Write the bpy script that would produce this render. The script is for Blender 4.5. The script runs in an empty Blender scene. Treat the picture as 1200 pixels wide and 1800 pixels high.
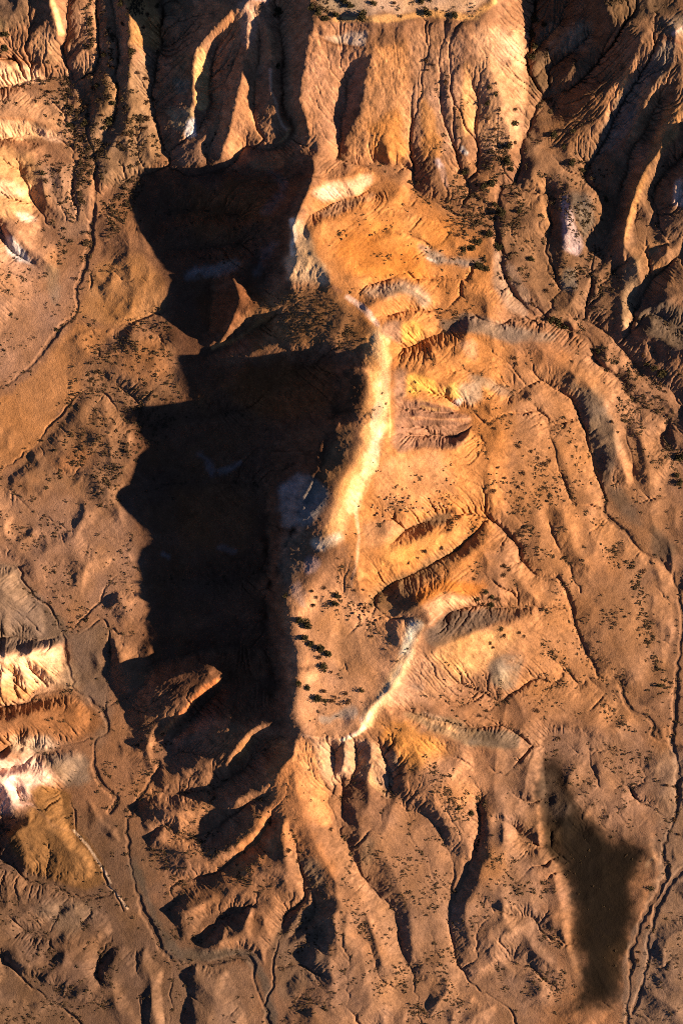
import bpy, math, random, heapq
import numpy as np

# ---------------------------------------------------------------- camera, sky, sun, exposure
sc = bpy.context.scene
SC = 0.25                                  # metres per survey unit (survey: x right, y down, origin top left)
def wx(x): return (x - 600.0) * SC
def wy(y): return (900.0 - y) * SC

CAM_H = 1400.0
cam_d = bpy.data.cameras.new("camera")
cam = bpy.data.objects.new("camera", cam_d)
sc.collection.objects.link(cam)
cam.location = (0, 0, CAM_H)
cam.rotation_euler = (0, 0, 0)
cam_d.sensor_fit = 'VERTICAL'
cam_d.sensor_height = 24
cam_d.lens = 24 * (CAM_H - 40 * SC) / (1800 * SC)
cam_d.clip_start = 10
cam_d.clip_end = 20000
sc.camera = cam

SUN_EL, SUN_AZ = 16.5, 5.0                 # degrees; azimuth measured from picture right, towards picture bottom
world = bpy.data.worlds.new("World")
sc.world = world
world.use_nodes = True
wn = world.node_tree
wn.nodes.clear()
sky = wn.nodes.new('ShaderNodeTexSky')
sky.sky_type = 'NISHITA'
sky.sun_disc = False
sky.sun_elevation = math.radians(SUN_EL)
sky.sun_rotation = math.radians(90 + SUN_AZ)
sky.air_density = 0.2
sky.dust_density = 0.0
bg = wn.nodes.new('ShaderNodeBackground')
bg.inputs['Strength'].default_value = 0.058
wo = wn.nodes.new('ShaderNodeOutputWorld')
wn.links.new(sky.outputs[0], bg.inputs['Color'])
wn.links.new(bg.outputs[0], wo.inputs['Surface'])

sun_d = bpy.data.lights.new("sun", 'SUN')
sun_d.energy = 5.0
sun_d.angle = math.radians(0.5)
sun_d.color = (1.0, 0.73, 0.49)
sun = bpy.data.objects.new("sun", sun_d)
sc.collection.objects.link(sun)
sun.rotation_euler = (math.radians(90 - SUN_EL), 0, math.radians(90 - SUN_AZ))
sun.location = (400, 0, 300)

sc.view_settings.view_transform = 'Standard'
sc.view_settings.look = 'None'
sc.view_settings.exposure = 1.5
sc.view_settings.gamma = 1.0
sc.cycles.use_denoising = False
sc.cycles.filter_width = 1.0

rng = np.random.default_rng(7)
random.seed(7)

# ---------------------------------------------------------------- numeric helpers
def cubw(t):
    return (((-0.5*t + 1.0)*t - 0.5)*t, (1.5*t - 2.5)*t*t + 1.0, ((-1.5*t + 2.0)*t + 0.5)*t, (0.5*t - 0.5)*t*t)

def resample(a, xi, yi):
    """Catmull-Rom sampling of grid a at separable fractional indices."""
    def one(a, idx, axis):
        n = a.shape[axis]
        idx = np.clip(idx, 0, n - 1.0001)
        i = np.floor(idx).astype(int); t = (idx - i).astype(np.float32)
        out = 0
        for k, w in zip((-1, 0, 1, 2), cubw(t)):
            j = np.clip(i + k, 0, n - 1)
            s = np.take(a, j, axis=axis)
            out = out + s * (w[None, :] if axis == 1 else w[:, None])
        return out
    return one(one(a, yi, 0), xi, 1)

def bilin(a, xi, yi):
    h, w = a.shape
    xi = np.clip(xi, 0, w - 1.001); yi = np.clip(yi, 0, h - 1.001)
    i = xi.astype(int); j = yi.astype(int); u = xi - i; v = yi - j
    return (a[j, i]*(1-u) + a[j, i+1]*u)*(1-v) + (a[j+1, i]*(1-u) + a[j+1, i+1]*u)*v

def noise(xs, ys, cell, seed, oct=1, gain=0.5, ridged=False):
    """fractal value noise on the separable grid xs, ys (survey units), about -1..1"""
    out = np.zeros((len(ys), len(xs)), np.float32); amp = 1.0; tot = 0
    for o in range(oct):
        r = np.random.default_rng(seed * 101 + o)
        cx = (xs - XMIN0) / cell; cy = (ys - YMIN0) / cell
        nx = int(cx.max()) + 4; ny = int(cy.max()) + 4
        g = r.standard_normal((ny, nx)).astype(np.float32) * 0.6
        v = resample(g, cx + 1, cy + 1)
        if ridged: v = 1 - 2*np.abs(v)
        out += amp * v; tot += amp
        amp *= gain; cell *= 0.5
    return out / tot

def blur(a, s):
    r = max(1, int(3*s)); k = np.exp(-0.5*(np.arange(-r, r+1)/s)**2); k /= k.sum()
    for ax in (0, 1):
        p = np.pad(a, [(r, r) if i == ax else (0, 0) for i in (0, 1)], mode='edge')
        n = a.shape[ax]; o = 0
        for i, w in enumerate(k):
            o = o + w * (p[i:i+n] if ax == 0 else p[:, i:i+n])
        a = o
    return a.astype(np.float32)

XMIN0, YMIN0, XMAX0, YMAX0 = -180.0, -180.0, 1380.0, 1980.0
ERODE_IT = 14
STEP = 1.25
SURVEY = """
R 517 385 98 530 405 96 548 432 93 578 490 88 592 512 82 612 518 82 640 548 85 665 576 90 678 620 99 683 680 105 683 750 108 672 785 110 650 810 110 634 855 106 626 900 103 627 960 99 622 1020 92 612 1045 88
R 517 385 98 510 405 97 516 435 92 512 470 86 503 492 78
T 664 598 92 658 630 101 652 665 103 644 700 105 636 728 107 630 742 124 624 752 132 614 770 126 606 795 120 598 815 121 588 840 124 578 866 121 570 885 124 563 905 121 556 930 112 546 955 108 530 990 100 514 1030 94 501 1062 88 503 1100 86 512 1130 88 518 1160 92 518 1190 95 516 1215 91 508 1250 86 517 1283 86
R 470 410 48 452 440 40 462 480 36 450 510 34
R 560 640 52 500 660 40 470 700 34 440 760 28
R 520 815 66 500 830 50 486 870 46 492 925 46 520 930 66
R 470 860 30 470 920 26 475 1000 26 470 1080 26 480 1150 28 485 1220 30
R 535 300 78 480 330 52 430 350 40 370 340 26 300 330 14
R 500 400 80 470 370 52 420 400 32 350 395 20 290 400 12
R 500 480 60 440 462 44 400 470 30 350 470 20 300 480 12
R 440 650 44 390 690 32 340 700 18
R 480 790 40 420 790 30 360 760 22 300 780 12
R 480 960 40 420 950 28 350 970 18 290 950 10
R 490 1100 50 430 1080 34 370 1100 22 300 1110 12
R 500 1200 60 450 1180 40 400 1190 30
C 430 380 24 370 370 14 310 370 8 250 380 5
C 430 430 24 360 435 14 300 440 8
C 440 720 22 380 730 14 320 740 9 240 760 6
C 460 850 20 380 850 12 300 850 8 220 870 6
C 460 1010 20 380 1020 13 300 1020 8 230 1030 6
C 470 1140 22 390 1140 14 320 1150 10 250 1170 7
R 640 555 86 590 560 78 530 560 67 480 565 58
R 570 505 79 520 530 68 470 540 60 430 545 54
R 625 598 84 550 600 68 490 606 54 430 618 38 390 630 26
R 468 552 58 440 556 50 415 570 42 385 602 27 362 616 16
R 474 566 28 445 580 22 420 597 17 385 614 13 360 622 10
R 549 325 97 575 322 84 610 310 76 652 305 58
R 545 380 80 575 362 71 610 348 62 650 333 50
R 540 398 95 580 390 84 620 374 71 645 352 60 662 340 50
R 545 262 62 550 285 82 549 312 98 535 345 95 517 385 98
P 620 420 80 680 420 66 740 420 56 800 430 47 850 450 41 700 480 62 640 480 76 770 500 52 840 500 44
R 658 388 64 690 380 58 715 385 52
C 680 370 54 720 376 46 760 385 41 800 395 38 840 400 36
R 660 425 73 700 415 64 725 430 58 750 440 52 780 455 48
C 655 415 69 690 405 60 730 418 52 760 430 46
C 735 432 50 765 448 44 800 452 41 845 462 38
R 735 465 60 770 470 52 800 466 46
C 640 500 76 700 490 64 760 490 54 820 492 44 880 510 34
R 640 545 90 690 520 77 740 515 66 752 535 60
C 660 560 84 710 545 70 760 545 60 800 550 50
R 668 577 92 690 562 84 720 565 77 745 578 68 752 592 62
R 672 592 86 700 590 76 715 585 70
C 680 602 82 700 612 74 725 608 66 750 596 58 780 580 52
R 690 625 84 740 620 72 800 610 60 850 600 50
R 780 592 58 812 588 54 830 572 52 870 580 46 915 592 42 970 598 33
C 775 575 52 795 560 49 830 555 45 868 572 40 905 560 36 950 572 30
R 686 650 104 712 656 100 740 655 95 765 664 88 792 672 80 830 690 62 865 690 50
R 690 690 100 720 690 88 750 700 77 785 703 69 810 716 58
R 690 705 101 725 703 93 760 708 84 800 722 66
C 690 715 95 725 720 80 770 722 66 825 727 50 850 742 44
R 688 735 104 730 735 92 780 738 77 825 735 60
C 688 748 98 730 748 80 780 750 64 822 745 50 850 742 44
R 685 765 107 695 785 103 712 793 98 750 788 88 795 787 75 815 770 66 828 752 58
C 690 760 99 720 765 80 760 768 66 800 768 56 820 757 49 850 742 44
R 795 690 76 800 705 68 840 715 54
C 870 675 46 900 690 40 915 690 37
P 740 830 90 800 830 74 860 820 58 700 840 98 720 880 90 780 870 76 860 860 55 930 800 42 900 760 45 960 740 37
R 640 905 98 690 905 88 740 905 78 790 895 68 810 905 60
C 690 950 78 705 935 72 740 915 64 780 905 56 820 900 49
R 690 965 88 730 950 78 770 925 67 800 912 58
R 627 960 99 680 985 90 720 985 80 770 960 66 810 930 54
C 640 1065 78 675 1035 72 720 1010 64 770 985 56 820 950 46 855 910 40
R 640 1095 78 680 1085 78 712 1078 86 738 1056 86 770 1040 76 805 1032 64 850 1035 53 890 1050 44
R 740 1112 90 760 1085 80 775 1060 74 800 1048 64
C 650 1090 80 690 1088 82 712 1088 85
C 770 1094 68 782 1084 60 800 1072 50 840 1066 43 880 1071 36 925 1064 30 950 1068 28
R 742 1125 90 765 1140 87 785 1134 83 815 1119 76 850 1105 68 890 1099 57 920 1088 46 940 1076 37
P 840 1140 58 820 1180 54 870 1120 52 920 1120 40 960 1110 33
R 612 1045 88 640 1060 82 650 1080 80
R 740 1112 90 725 1140 93 706 1175 92 690 1205 90 662 1238 90 642 1262 90
R 517 1283 88 545 1294 88 580 1300 88 612 1298 88 640 1275 89 642 1262 90
P 560 1060 83 600 1100 81 560 1130 82 600 1160 80 640 1130 82 690 1130 85 700 1100 86 660 1100 82 640 1190 82 680 1180 85 560 1190 82 600 1220 82 560 1250 83 600 1265 83 640 1230 84
R 878 1180 46 884 1184 45.5
R 855 1190 44 866 1160 45 878 1150 46 905 1150 41 920 1155 37 915 1175 36 905 1195 36 885 1212 37 868 1210 39
P 800 1200 56 760 1180 72
R 655 1245 86 690 1258 78 730 1274 69 770 1290 60 820 1310 48 860 1318 41
C 695 1248 72 740 1260 60 785 1272 50 830 1278 42 880 1278 35 920 1300 29 930 1310 27
P 760 1220 66 820 1240 48 720 1200 80
R 700 1330 60 740 1350 52 780 1400 40 820 1460 31 830 1520 26
R 880 1290 39 905 1320 36 925 1360 33 940 1420 28
P 850 1360 40 880 1420 32
R 930 640 43 985 650 40 1020 665 36 1055 700 33 1075 750 30 1092 800 26.5 1105 850 23
C 935 660 39 990 690 31 1015 720 27 1030 770 23 1045 830 20 1065 880 17
P 1120 760 22 1130 830 18 980 880 30 1000 940 26 940 900 37 900 860 45
W 1065 880 17 1062 900 16 1095 935 14 1130 970 12 1170 995 10 1192 1040 8 1198 1100 7 1190 1160 6 1186 1220 5 1180 1300 4
W 805 902 50 850 906 41 880 935 36 905 955 33 920 992 29 958 1018 25 980 1018 23 1000 1060 20 1012 1100 17 1032 1150 13 1055 1190 10 1090 1200 8 1100 1240 7 1140 1262 5 1150 1275 5 1145 1290 4 1180 1310 3
C 950 1062 30 985 1075 24 1010 1100 17
C 865 1245 38 895 1222 32 940 1195 25 980 1198 19 995 1182 16 1020 1205 13 1035 1195 11 1060 1215 9 1090 1230 7
R 1100 960 20 1080 1060 19 1100 1150 15 1130 1210 11
R 930 1240 30 980 1230 25 1040 1240 19 1080 1270 14
R 900 1270 36 960 1260 28 1000 1270 23 1070 1290 14 1140 1296 9
W 880 330 44 872 380 40 878 440 36 895 500 32 930 545 29 985 575 26 1030 595 23 1050 640 20 1090 665 17 1100 690 15 1130 715 13 1170 730 10 1172 760 9 1158 775 8 1190 810 7 1210 840 6
C 940 540 28 1010 560 26 1060 580 24 1100 620 20 1130 660 16 1180 690 12 1200 720 9
C 1045 520 34 1075 480 40 1100 460 45
C 1035 470 38 1040 500 33 1030 540 29
R 1095 500 44 1092 550 38 1100 580 32
W 172 -60 84 172 0 74 170 50 62 176 90 52 163 140 40 158 200 28 153 240 22 165 270 18 168 330 12 166 350 11 163 390 9 158 430 7 148 470 6 135 520 4 132 555 3 100 580 2 75 620 1 30 665 0 -40 700 -1
C 132 555 3 160 570 4 200 568 7 235 566 9 270 550 10 290 545 11
C 290 600 10 280 590 9 250 572 8
C 155 510 7 165 475 10 185 470 12 200 460 13
C -60 745 0 0 710 -1
C 285 -40 86 285 40 70 286 80 57 272 130 44 268 180 34 278 220 26 285 250 24 300 285 21 270 300 17 215 320 14 180 350 11
R 222 -60 98 223 0 88 226 50 78 227 90 67 230 150 50 235 200 36 210 255 24 190 285 17
C 195 -60 90 198 0 80 208 80 60 205 150 42 200 210 28 170 265 18
R 120 -60 108 90 0 95 98 35 84 110 75 62 120 90 50
C 120 0 70 116 45 60 113 75 48 120 120 34 150 170 26 158 210 24
P 60 40 72 20 60 66 70 90 56 0 0 92 40 0 90
R -80 95 76 0 108 62 45 105 50 80 118 38 110 140 22
C -80 155 50 0 153 34 40 148 26 80 147 20 100 150 18
R -80 195 66 0 206 52 50 210 42 90 225 28 130 240 17
C -80 245 44 0 243 26 60 240 18 100 247 12 130 262 9
R -80 250 60 0 255 40 50 275 26 90 300 17 130 315 11
R -80 300 60 -20 310 44 10 312 36 50 325 20
C 30 285 26 48 325 12 60 355 8 80 390 5 95 400 4
P 60 350 10 100 350 10
R -80 370 62 -20 360 44 15 370 32 30 372 24
P 55 385 8 110 300 16 130 380 9
R -80 420 52 0 400 30 20 420 18 30 440 12
C 0 395 18 10 420 8 25 445 7 55 465 6
P 100 460 7 60 500 5 40 600 3 20 560 4 80 540 4 100 640 4 60 700 3 20 780 4 100 760 5
R 195 300 17 250 330 12
P 190 400 11 220 450 10 250 500 11 200 530 8
R 190 600 11 230 590 13 280 620 13 300 680 12
C 0 830 0 60 780 2 100 735 3 140 690 5 175 690 6 200 710 7 220 735 7
R 60 815 6 120 770 9 170 740 12 220 760 12
R 20 840 8 100 820 12 180 800 13 240 800 12
P 150 640 6 80 680 2
R 0 900 8 100 890 12 200 870 12
P 30 950 9 100 960 12 160 960 12 200 1000 11
C 240 1010 9 195 1020 8 175 1060 6 150 1085 5 118 1110 4
C -40 990 10 30 995 8 45 1030 7 80 1065 6 110 1105 4 125 1120 4 165 1100 5 180 1092 6 215 1115 7 250 1115 8
R -80 1010 40 0 1030 30 30 1060 18
C -80 1135 26 0 1122 16 30 1122 12 60 1127 10 100 1120 6
R -80 1165 94 -20 1150 74 2 1160 66 20 1149 60 42 1157 54 58 1143 46 78 1140 36 100 1134 18
C -60 1250 34 0 1243 19 40 1237 15 75 1217 11 100 1212 9 130 1212 7
P 60 1200 19 100 1190 12
W 110 1110 4 118 1150 5 125 1190 6 135 1210 6 160 1228 6 180 1255 5 190 1283 5 170 1300 5 163 1340 4 175 1375 4 205 1400 4 195 1425 4
R 200 1130 14 215 1170 15 200 1210 10
C 190 1100 6 195 1130 8 190 1190 7 182 1250 5
C 260 1200 12 215 1230 9 190 1240 6
R -60 1265 50 0 1270 36 60 1250 28 110 1250 18 150 1265 11
C -60 1345 40 0 1325 28 20 1310 22 70 1320 14 120 1310 9 160 1300 6
R -60 1330 74 0 1335 48 15 1325 38 50 1318 26 80 1318 17
R -80 1370 94 0 1362 62 40 1362 46 90 1368 26 115 1375 14
C -60 1430 40 0 1435 24 8 1455 18 20 1460 17
C -60 1350 46 0 1355 36 40 1345 18
R 15 1470 36 50 1450 37 90 1462 32 130 1490 22 165 1530 13
R 45 1390 40 70 1388 28 100 1400 20 125 1440 12
P 60 1490 32 100 1510 25 40 1515 24 150 1540 12
C 115 1395 8 130 1420 7 135 1465 6 150 1490 5 175 1520 4 190 1550 4 220 1600 2
C -60 1550 16 0 1520 11 25 1525 9 45 1545 8 90 1553 7 130 1575 5 180 1575 4 195 1575 3
W 270 1340 12 280 1345 14 262 1385 8 240 1410 6 222 1450 4 228 1500 3 235 1540 3 250 1600 2 275 1640 1 295 1680 0 315 1692 0 375 1688 -1 420 1680 -2 445 1690 -3 450 1730 -4 470 1790 -6 480 1860 -8
R 150 1405 15 165 1420 15 200 1470 10 215 1475 7
R 240 1310 15 255 1340 13 230 1380 9 205 1395 6
R 392 1184 60 362 1198 61 340 1218 52 315 1258 34 290 1290 19 272 1308 11
R 402 1200 46 366 1232 30 338 1268 18 300 1300 11 270 1315 9
R 505 1262 80 470 1272 74 445 1280 75 427 1296 66 412 1322 52 400 1350 32
R 500 1285 60 460 1300 38 440 1325 28 415 1355 22
C 480 1310 44 445 1340 27 405 1370 18 360 1390 14 300 1395 9 270 1390 8
R 430 1255 56 395 1280 61 345 1290 47 300 1300 33 240 1318 18
R 392 1320 50 350 1345 34 310 1360 22
R 372 1180 68 340 1178 60 300 1190 48 260 1206 33 220 1220 17
R 320 1225 48 285 1250 34 245 1275 18
R 515 1300 80 500 1345 66 470 1385 51 430 1402 40 400 1420 31 370 1440 24
C 470 1400 44 425 1420 32 390 1450 22 350 1470 14 310 1470 11 285 1450 10 245 1490 6
R 488 1398 52 465 1440 42 440 1470 35 410 1495 28 370 1510 21 320 1530 15
C 474 1440 37 455 1475 24 420 1505 17 380 1535 14 340 1545 11 300 1555 8 305 1590 6 280 1610 3
R 515 1340 68 505 1400 52 490 1450 43 470 1495 33 430 1540 25 395 1570 19 350 1600 14
R 500 1440 50 498 1480 46 510 1530 38 525 1570 31 532 1588 24
C 508 1455 44 520 1480 39 527 1520 33 533 1580 24 505 1610 14 490 1650 8 482 1690 5 480 1730 2 460 1765 -4
R 470 1530 34 480 1560 26 500 1590 16
R 440 1580 22 455 1650 15 470 1720 8
C 345 1660 4 380 1620 8 430 1600 12
P 340 1640 9 400 1640 12
R 517 1283 86 514 1320 78 516 1360 63 525 1410 54 545 1465 46 575 1520 40 590 1560 36 585 1620 31 575 1680 26 590 1740 20 600 1800 14 600 1880 8
C 545 1560 29 555 1600 23 520 1640 13 490 1660 7
C 570 1640 22 530 1660 14 490 1680 6
C 575 1720 19 530 1700 11 490 1700 5
R 545 1590 28 575 1588 34
C 570 1370 50 580 1410 40 590 1440 34 592 1465 31 608 1480 28 625 1520 23 640 1545 20 665 1575 17 685 1590 15 700 1630 12 703 1670 10 725 1710 7 732 1760 4 740 1820 2
R 640 1278 84 655 1320 66 650 1355 56 648 1385 52 644 1420 44 630 1458 33
C 600 1360 46 603 1400 36 600 1440 32
R 560 1298 82 566 1340 64 578 1380 46
R 600 1300 82 605 1340 66 604 1362 54
C 582 1305 70 588 1345 52 585 1400 40
C 622 1305 72 627 1345 54 618 1370 46
R 650 1255 85 680 1300 70 700 1330 60
C 665 1310 62 680 1345 50 690 1370 42 680 1400 36
R 700 1330 58 714 1380 44 760 1430 36 790 1470 31
C 690 1390 38 720 1420 34 755 1440 30 780 1480 26 798 1530 22 795 1570 18 790 1620 14 800 1680 9 820 1720 6 850 1745 4 890 1770 2 905 1800 0
R 665 1470 34 690 1540 27 720 1600 20 720 1700 13
R 640 1590 26 660 1680 17 680 1770 9
R 838 1400 34 858 1450 30 850 1500 29 838 1550 27 815 1600 24 830 1660 17 870 1720 10
C 838 1410 28 842 1440 25 835 1490 22 820 1530 20 800 1580 17
P 900 1560 22 880 1640 17 930 1680 11 900 1500 28 950 1740 6
R 925 1330 32 945 1360 27 948 1420 24 950 1500 22 975 1535 19 985 1590 16 990 1640 13 1015 1720 7
R 960 1310 14 955 1360 9 962 1430 7 965 1490 6 985 1520 5 1005 1570 4 1000 1640 3 1025 1710 2
P 1030 1560 2 1080 1560 1 1060 1640 1 1050 1720 1 1000 1470 5 1100 1680 0
R 970 1325 14 985 1360 12 1010 1400 9.5 1050 1450 6.5 1090 1480 5 1150 1498 4
C 960 1310 12 975 1300 13 1000 1295 14
R 990 1400 10 1030 1450 7 1070 1475 5 1130 1500 3
P 1050 1350 17 1100 1420 15 1140 1350 12
C 1030 1290 14 1040 1350 12 1055 1385 11 1075 1390 10 1100 1380 9 1115 1400 8 1150 1425 5 1170 1440 4
W 1180 1300 4 1192 1360 3 1185 1430 2 1165 1490 2 1168 1540 1 1145 1590 0 1115 1650 -1 1105 1700 -2 1100 1800 -3 1090 1900 -4
W 1260 1480 3 1200 1530 2 1160 1580 1 1140 1650 0 1130 1720 -1 1110 1780 -2
P 1180 1700 7 1190 1620 5 1190 1780 8 1170 1560 4 1300 1700 10
R -60 1650 34 0 1600 26 60 1580 20 110 1592 9
C 110 1590 7 85 1640 9 40 1635 12
R 0 1690 28 80 1695 25 150 1655 19 205 1630 9
R 60 1770 22 140 1750 24 185 1700 18 225 1665 9
C 200 1640 5 175 1690 8 170 1720 9
R 280 1710 10 270 1750 14 280 1800 20 285 1860 26
C 305 1700 0 302 1740 2 300 1800 5 300 1860 8
R 345 1700 8 340 1750 15 345 1800 21 350 1880 30
R 400 1700 8 380 1750 14 365 1800 21 360 1880 30
C 245 1740 10 250 1790 13 260 1840 15
C 0 1680 12 40 1720 11 80 1750 9 125 1780 8 140 1800 7
P 420 1760 9 430 1720 2 550 1780 18 220 1780 14 0 1780 14 160 1800 12
R 440 -60 168 440 5 150 415 20 140 385 42 124 360 70 108 346 88 98 340 130 76 338 190 50 330 215 42
R 440 5 150 432 60 118 426 120 90 410 200 66 398 250 52 390 280 44
C 410 40 124 385 75 96 374 110 74 370 150 58 368 185 46 352 222 36 345 232 34
C 425 75 106 402 130 80 388 180 62 382 230 47 368 255 36 365 285 33
C 452 40 126 456 80 104 450 130 80 446 180 64 452 220 56 470 255 50
R 460 10 142 470 55 124 478 110 104 478 150 90 484 190 76 500 215 64 510 235 54
C 488 20 130 497 90 100 496 150 76 492 185 66 510 215 52 514 235 48 490 258 44 460 262 44 430 258 42 410 285 38 380 300 32 340 310 26
R 545 -60 176 545 10 166 548 40 164 540 70 148 534 120 122 528 165 100 532 200 86 545 260 64
R 520 -60 160 515 0 150 520 40 140
R 550 45 166 580 48 166 620 40 166 660 44 166 720 40 166 780 42 166 830 48 166 855 30 166 868 0 168 875 -60 172
R 560 62 150 600 60 152 640 58 152 700 56 152 760 56 152 820 64 150 850 52 150
R 545 110 128 570 88 134 600 92 132 640 100 128
R 568 92 128 600 97 126 638 104 123
R 660 62 148 655 100 132 646 120 122 644 155 108 634 190 94 615 225 78 602 250 68
C 625 115 112 612 145 96 608 185 80 600 225 68 598 260 60 590 285 55
C 590 285 55 640 292 52 690 290 50 722 298 46 728 330 42 740 345 40 790 370 38 830 390 36 860 385 35
R 690 120 122 690 180 98 680 250 76 690 290 58
C 728 130 114 722 200 88 720 260 65 728 300 46
R 742 90 130 744 150 103 740 200 87 760 260 68 772 290 58
C 770 120 116 780 200 86 800 270 60 810 300 50 830 330 44
R 815 90 136 814 130 114 806 190 89 804 250 69
C 790 100 127 795 160 104 798 220 80 800 265 62
C 828 130 112 838 180 88 836 230 72 840 290 52
R 850 70 142 862 120 118 880 180 92 895 240 72 900 275 56
P 900 60 132 900 110 116 915 160 88
C 940 -60 130 942 0 112 932 50 98 930 110 86 930 150 78 922 200 68 918 240 60 912 290 50 905 320 46 880 340 42
R 1280 -60 200 1200 50 168 1180 65 158 1152 85 148 1120 72 152 1090 45 158 1066 15 166 1050 -60 184
R 1090 45 158 1050 80 114 1020 100 96 990 130 82 960 160 72 940 185 66
C 1060 95 98 1010 150 74 970 165 68 945 190 62 925 235 58
C 1000 0 122 985 40 108 960 70 98 938 95 90
C 1040 60 110 1000 95 92 965 115 84 935 135 80
R 1020 40 122 985 60 110 955 75 104
R 1010 80 104 970 105 92 945 125 86
R 1152 85 148 1115 115 114 1095 140 100 1080 175 84 1060 215 70 1030 255 58
P 1000 210 64 960 250 56
C 1125 130 104 1085 195 74 1060 250 58 1028 308 46 1045 330 43 1075 345 40 1080 380 36 1060 420 34 1042 450 32 1035 480 30
R 1180 100 142 1150 150 112 1130 200 90 1110 240 74 1090 275 58
C 1160 170 98 1140 215 78 1110 265 58 1098 310 50 1092 335 46 1082 350 40
R 1200 120 140 1185 165 116 1172 210 98 1155 265 84 1140 290 76 1120 320 70 1108 360 62 1095 420 54 1095 470 48
C 1260 160 124 1210 260 80 1195 280 72 1170 300 66 1148 340 58 1160 400 50 1175 425 46
R 1260 220 130 1215 280 98 1200 300 88 1185 330 74 1180 370 60
C 1118 370 54 1115 400 48 1130 430 44 1170 430 42
C 1085 370 40 1070 420 36 1052 445 34
R 990 300 48 1005 340 52 1000 380 50 995 430 42 1010 480 34
R 1030 340 50 1040 370 44
C 960 320 44 965 380 38 960 440 32 985 510 28
C 905 330 44 940 340 42
R 930 300 54 950 350 48 960 400 42
P 920 420 36 940 480 31 915 380 40
R 1170 440 52 1155 470 42
C 1100 590 22 1120 545 30 1140 500 38 1170 470 42 1210 440 46
R 1110 560 34 1125 580 38 1160 600 42 1220 620 50
R 1118 550 40 1150 540 46 1200 520 54 1260 510 60
C 1105 590 22 1130 555 32 1150 550 34 1180 575 36 1220 580 40
P 1170 640 28 1210 660 28 1160 760 8 1250 900 12 1250 1100 10 1250 1300 8
R 408 488 48 416 515 53 414 545 52 404 575 48 388 600 36
C 372 500 16 366 540 14 362 580 13
R 20 1155 64 40 1180 42 60 1205 24
R 10 1158 66 5 1190 48 10 1228 26
R 35 1152 58 65 1170 38 95 1195 16
R -20 1160 74 -30 1200 54 -30 1235 36
C 25 1180 40 30 1225 20
C 50 1170 38 80 1205 14
C -8 1180 56 -12 1235 28
R 0 1362 62 20 1395 44 15 1430 30
R 40 1363 46 55 1385 32 45 1405 26
R -30 1365 78 -30 1400 60 -20 1430 46
C 25 1380 42 35 1405 26
C -10 1385 54 -5 1430 32
R 150 1300 9 120 1340 14 90 1340 20 40 1345 28
R 60 800 9 120 860 11 190 880 12
R 150 640 8 200 660 14 260 650 15 300 640 14
C 160 690 4 200 680 7 225 690 8 260 730 9
R 200 770 13 240 800 14
R 60 930 14 30 960 12
R 130 980 12 180 990 14 220 980 13
C 60 900 6 120 930 7 180 940 8 230 950 8
R 190 1040 14 215 1060 15 230 1090 12
R 260 1330 14 300 1370 18 340 1360 22
R 250 1420 18 300 1430 25 350 1420 31
R 250 1460 12 300 1490 19 340 1500 24
R 250 1530 11 300 1520 15
R 300 1600 18 340 1600 22 380 1580 27
R 380 1660 20 420 1640 24 440 1600 28
R 30 1560 20 90 1600 22 140 1600 14
R 150 1620 13 200 1600 9
R 620 1550 30 650 1620 25 670 1700 18
R 880 1400 36 890 1470 31 880 1560 27 900 1640 22
C 905 1400 28 930 1410 22 950 1405 10
C 870 1440 28 900 1450 24 925 1480 18 955 1488 9
C 850 1590 20 900 1610 16 935 1615 12 950 1640 8 985 1660 4
R 900 1590 24 930 1585 20 960 1570 16
R 930 1650 18 960 1690 13 990 1720 8
C 880 1690 12 930 1700 9 980 1745 4
R 990 900 34 1010 960 30 1040 1000 26
C 960 900 30 980 960 26 1000 1000 23 1020 1040 18
R 1150 620 24 1140 660 22
R 1000 560 34 1020 600 32 1080 660 24
R 1110 740 22 1130 790 20 1140 850 16
C 1100 760 19 1110 820 16 1120 880 13
R 900 700 50 950 740 44 985 800 36 1010 860 31
C 930 700 44 965 760 38 985 830 33 1010 890 27
R 820 960 58 860 970 52 900 1000 45 940 1050 38
C 800 1200 52 850 1220 42 880 1235 36
R 733 1108 88.5 718 1128 90 700 1165 90 682 1200 88 655 1232 87
"""
OUTLINE = """
290 262 295 250 305 245 330 228 350 222 375 232 400 240 430 262 450 272 470 286 482 305 490 312
620 308 640 312 665 320 690 328 703 332 709 300 715 228 724 216 735 228 750 240 768 248 776 258 790 254 800 238 830 232 852 224 862 205 872 198 884 206 895 216 915 232 940 260 955 264
965 245 990 238 1020 246 1050 240 1065 264 1090 252 1120 258 1150 268 1162 245 1195 248 1205 266 1216 272
"""

# ---------------------------------------------------------------- terrain survey: crests (R), channels (C), spot heights (P)
LINES = []
for row in SURVEY.strip().splitlines():
    row = row.split('#')[0].split()
    if row:
        v = np.array([float(t) for t in row[1:]]).reshape(-1, 3)
        v[:, :2] = np.array([600.0, 900.0]) + (v[:, :2] - [600.0, 900.0]) * (1 - (v[:, 2:3] - 40) * SC / CAM_H)
        LINES.append((row[0], v))

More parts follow.
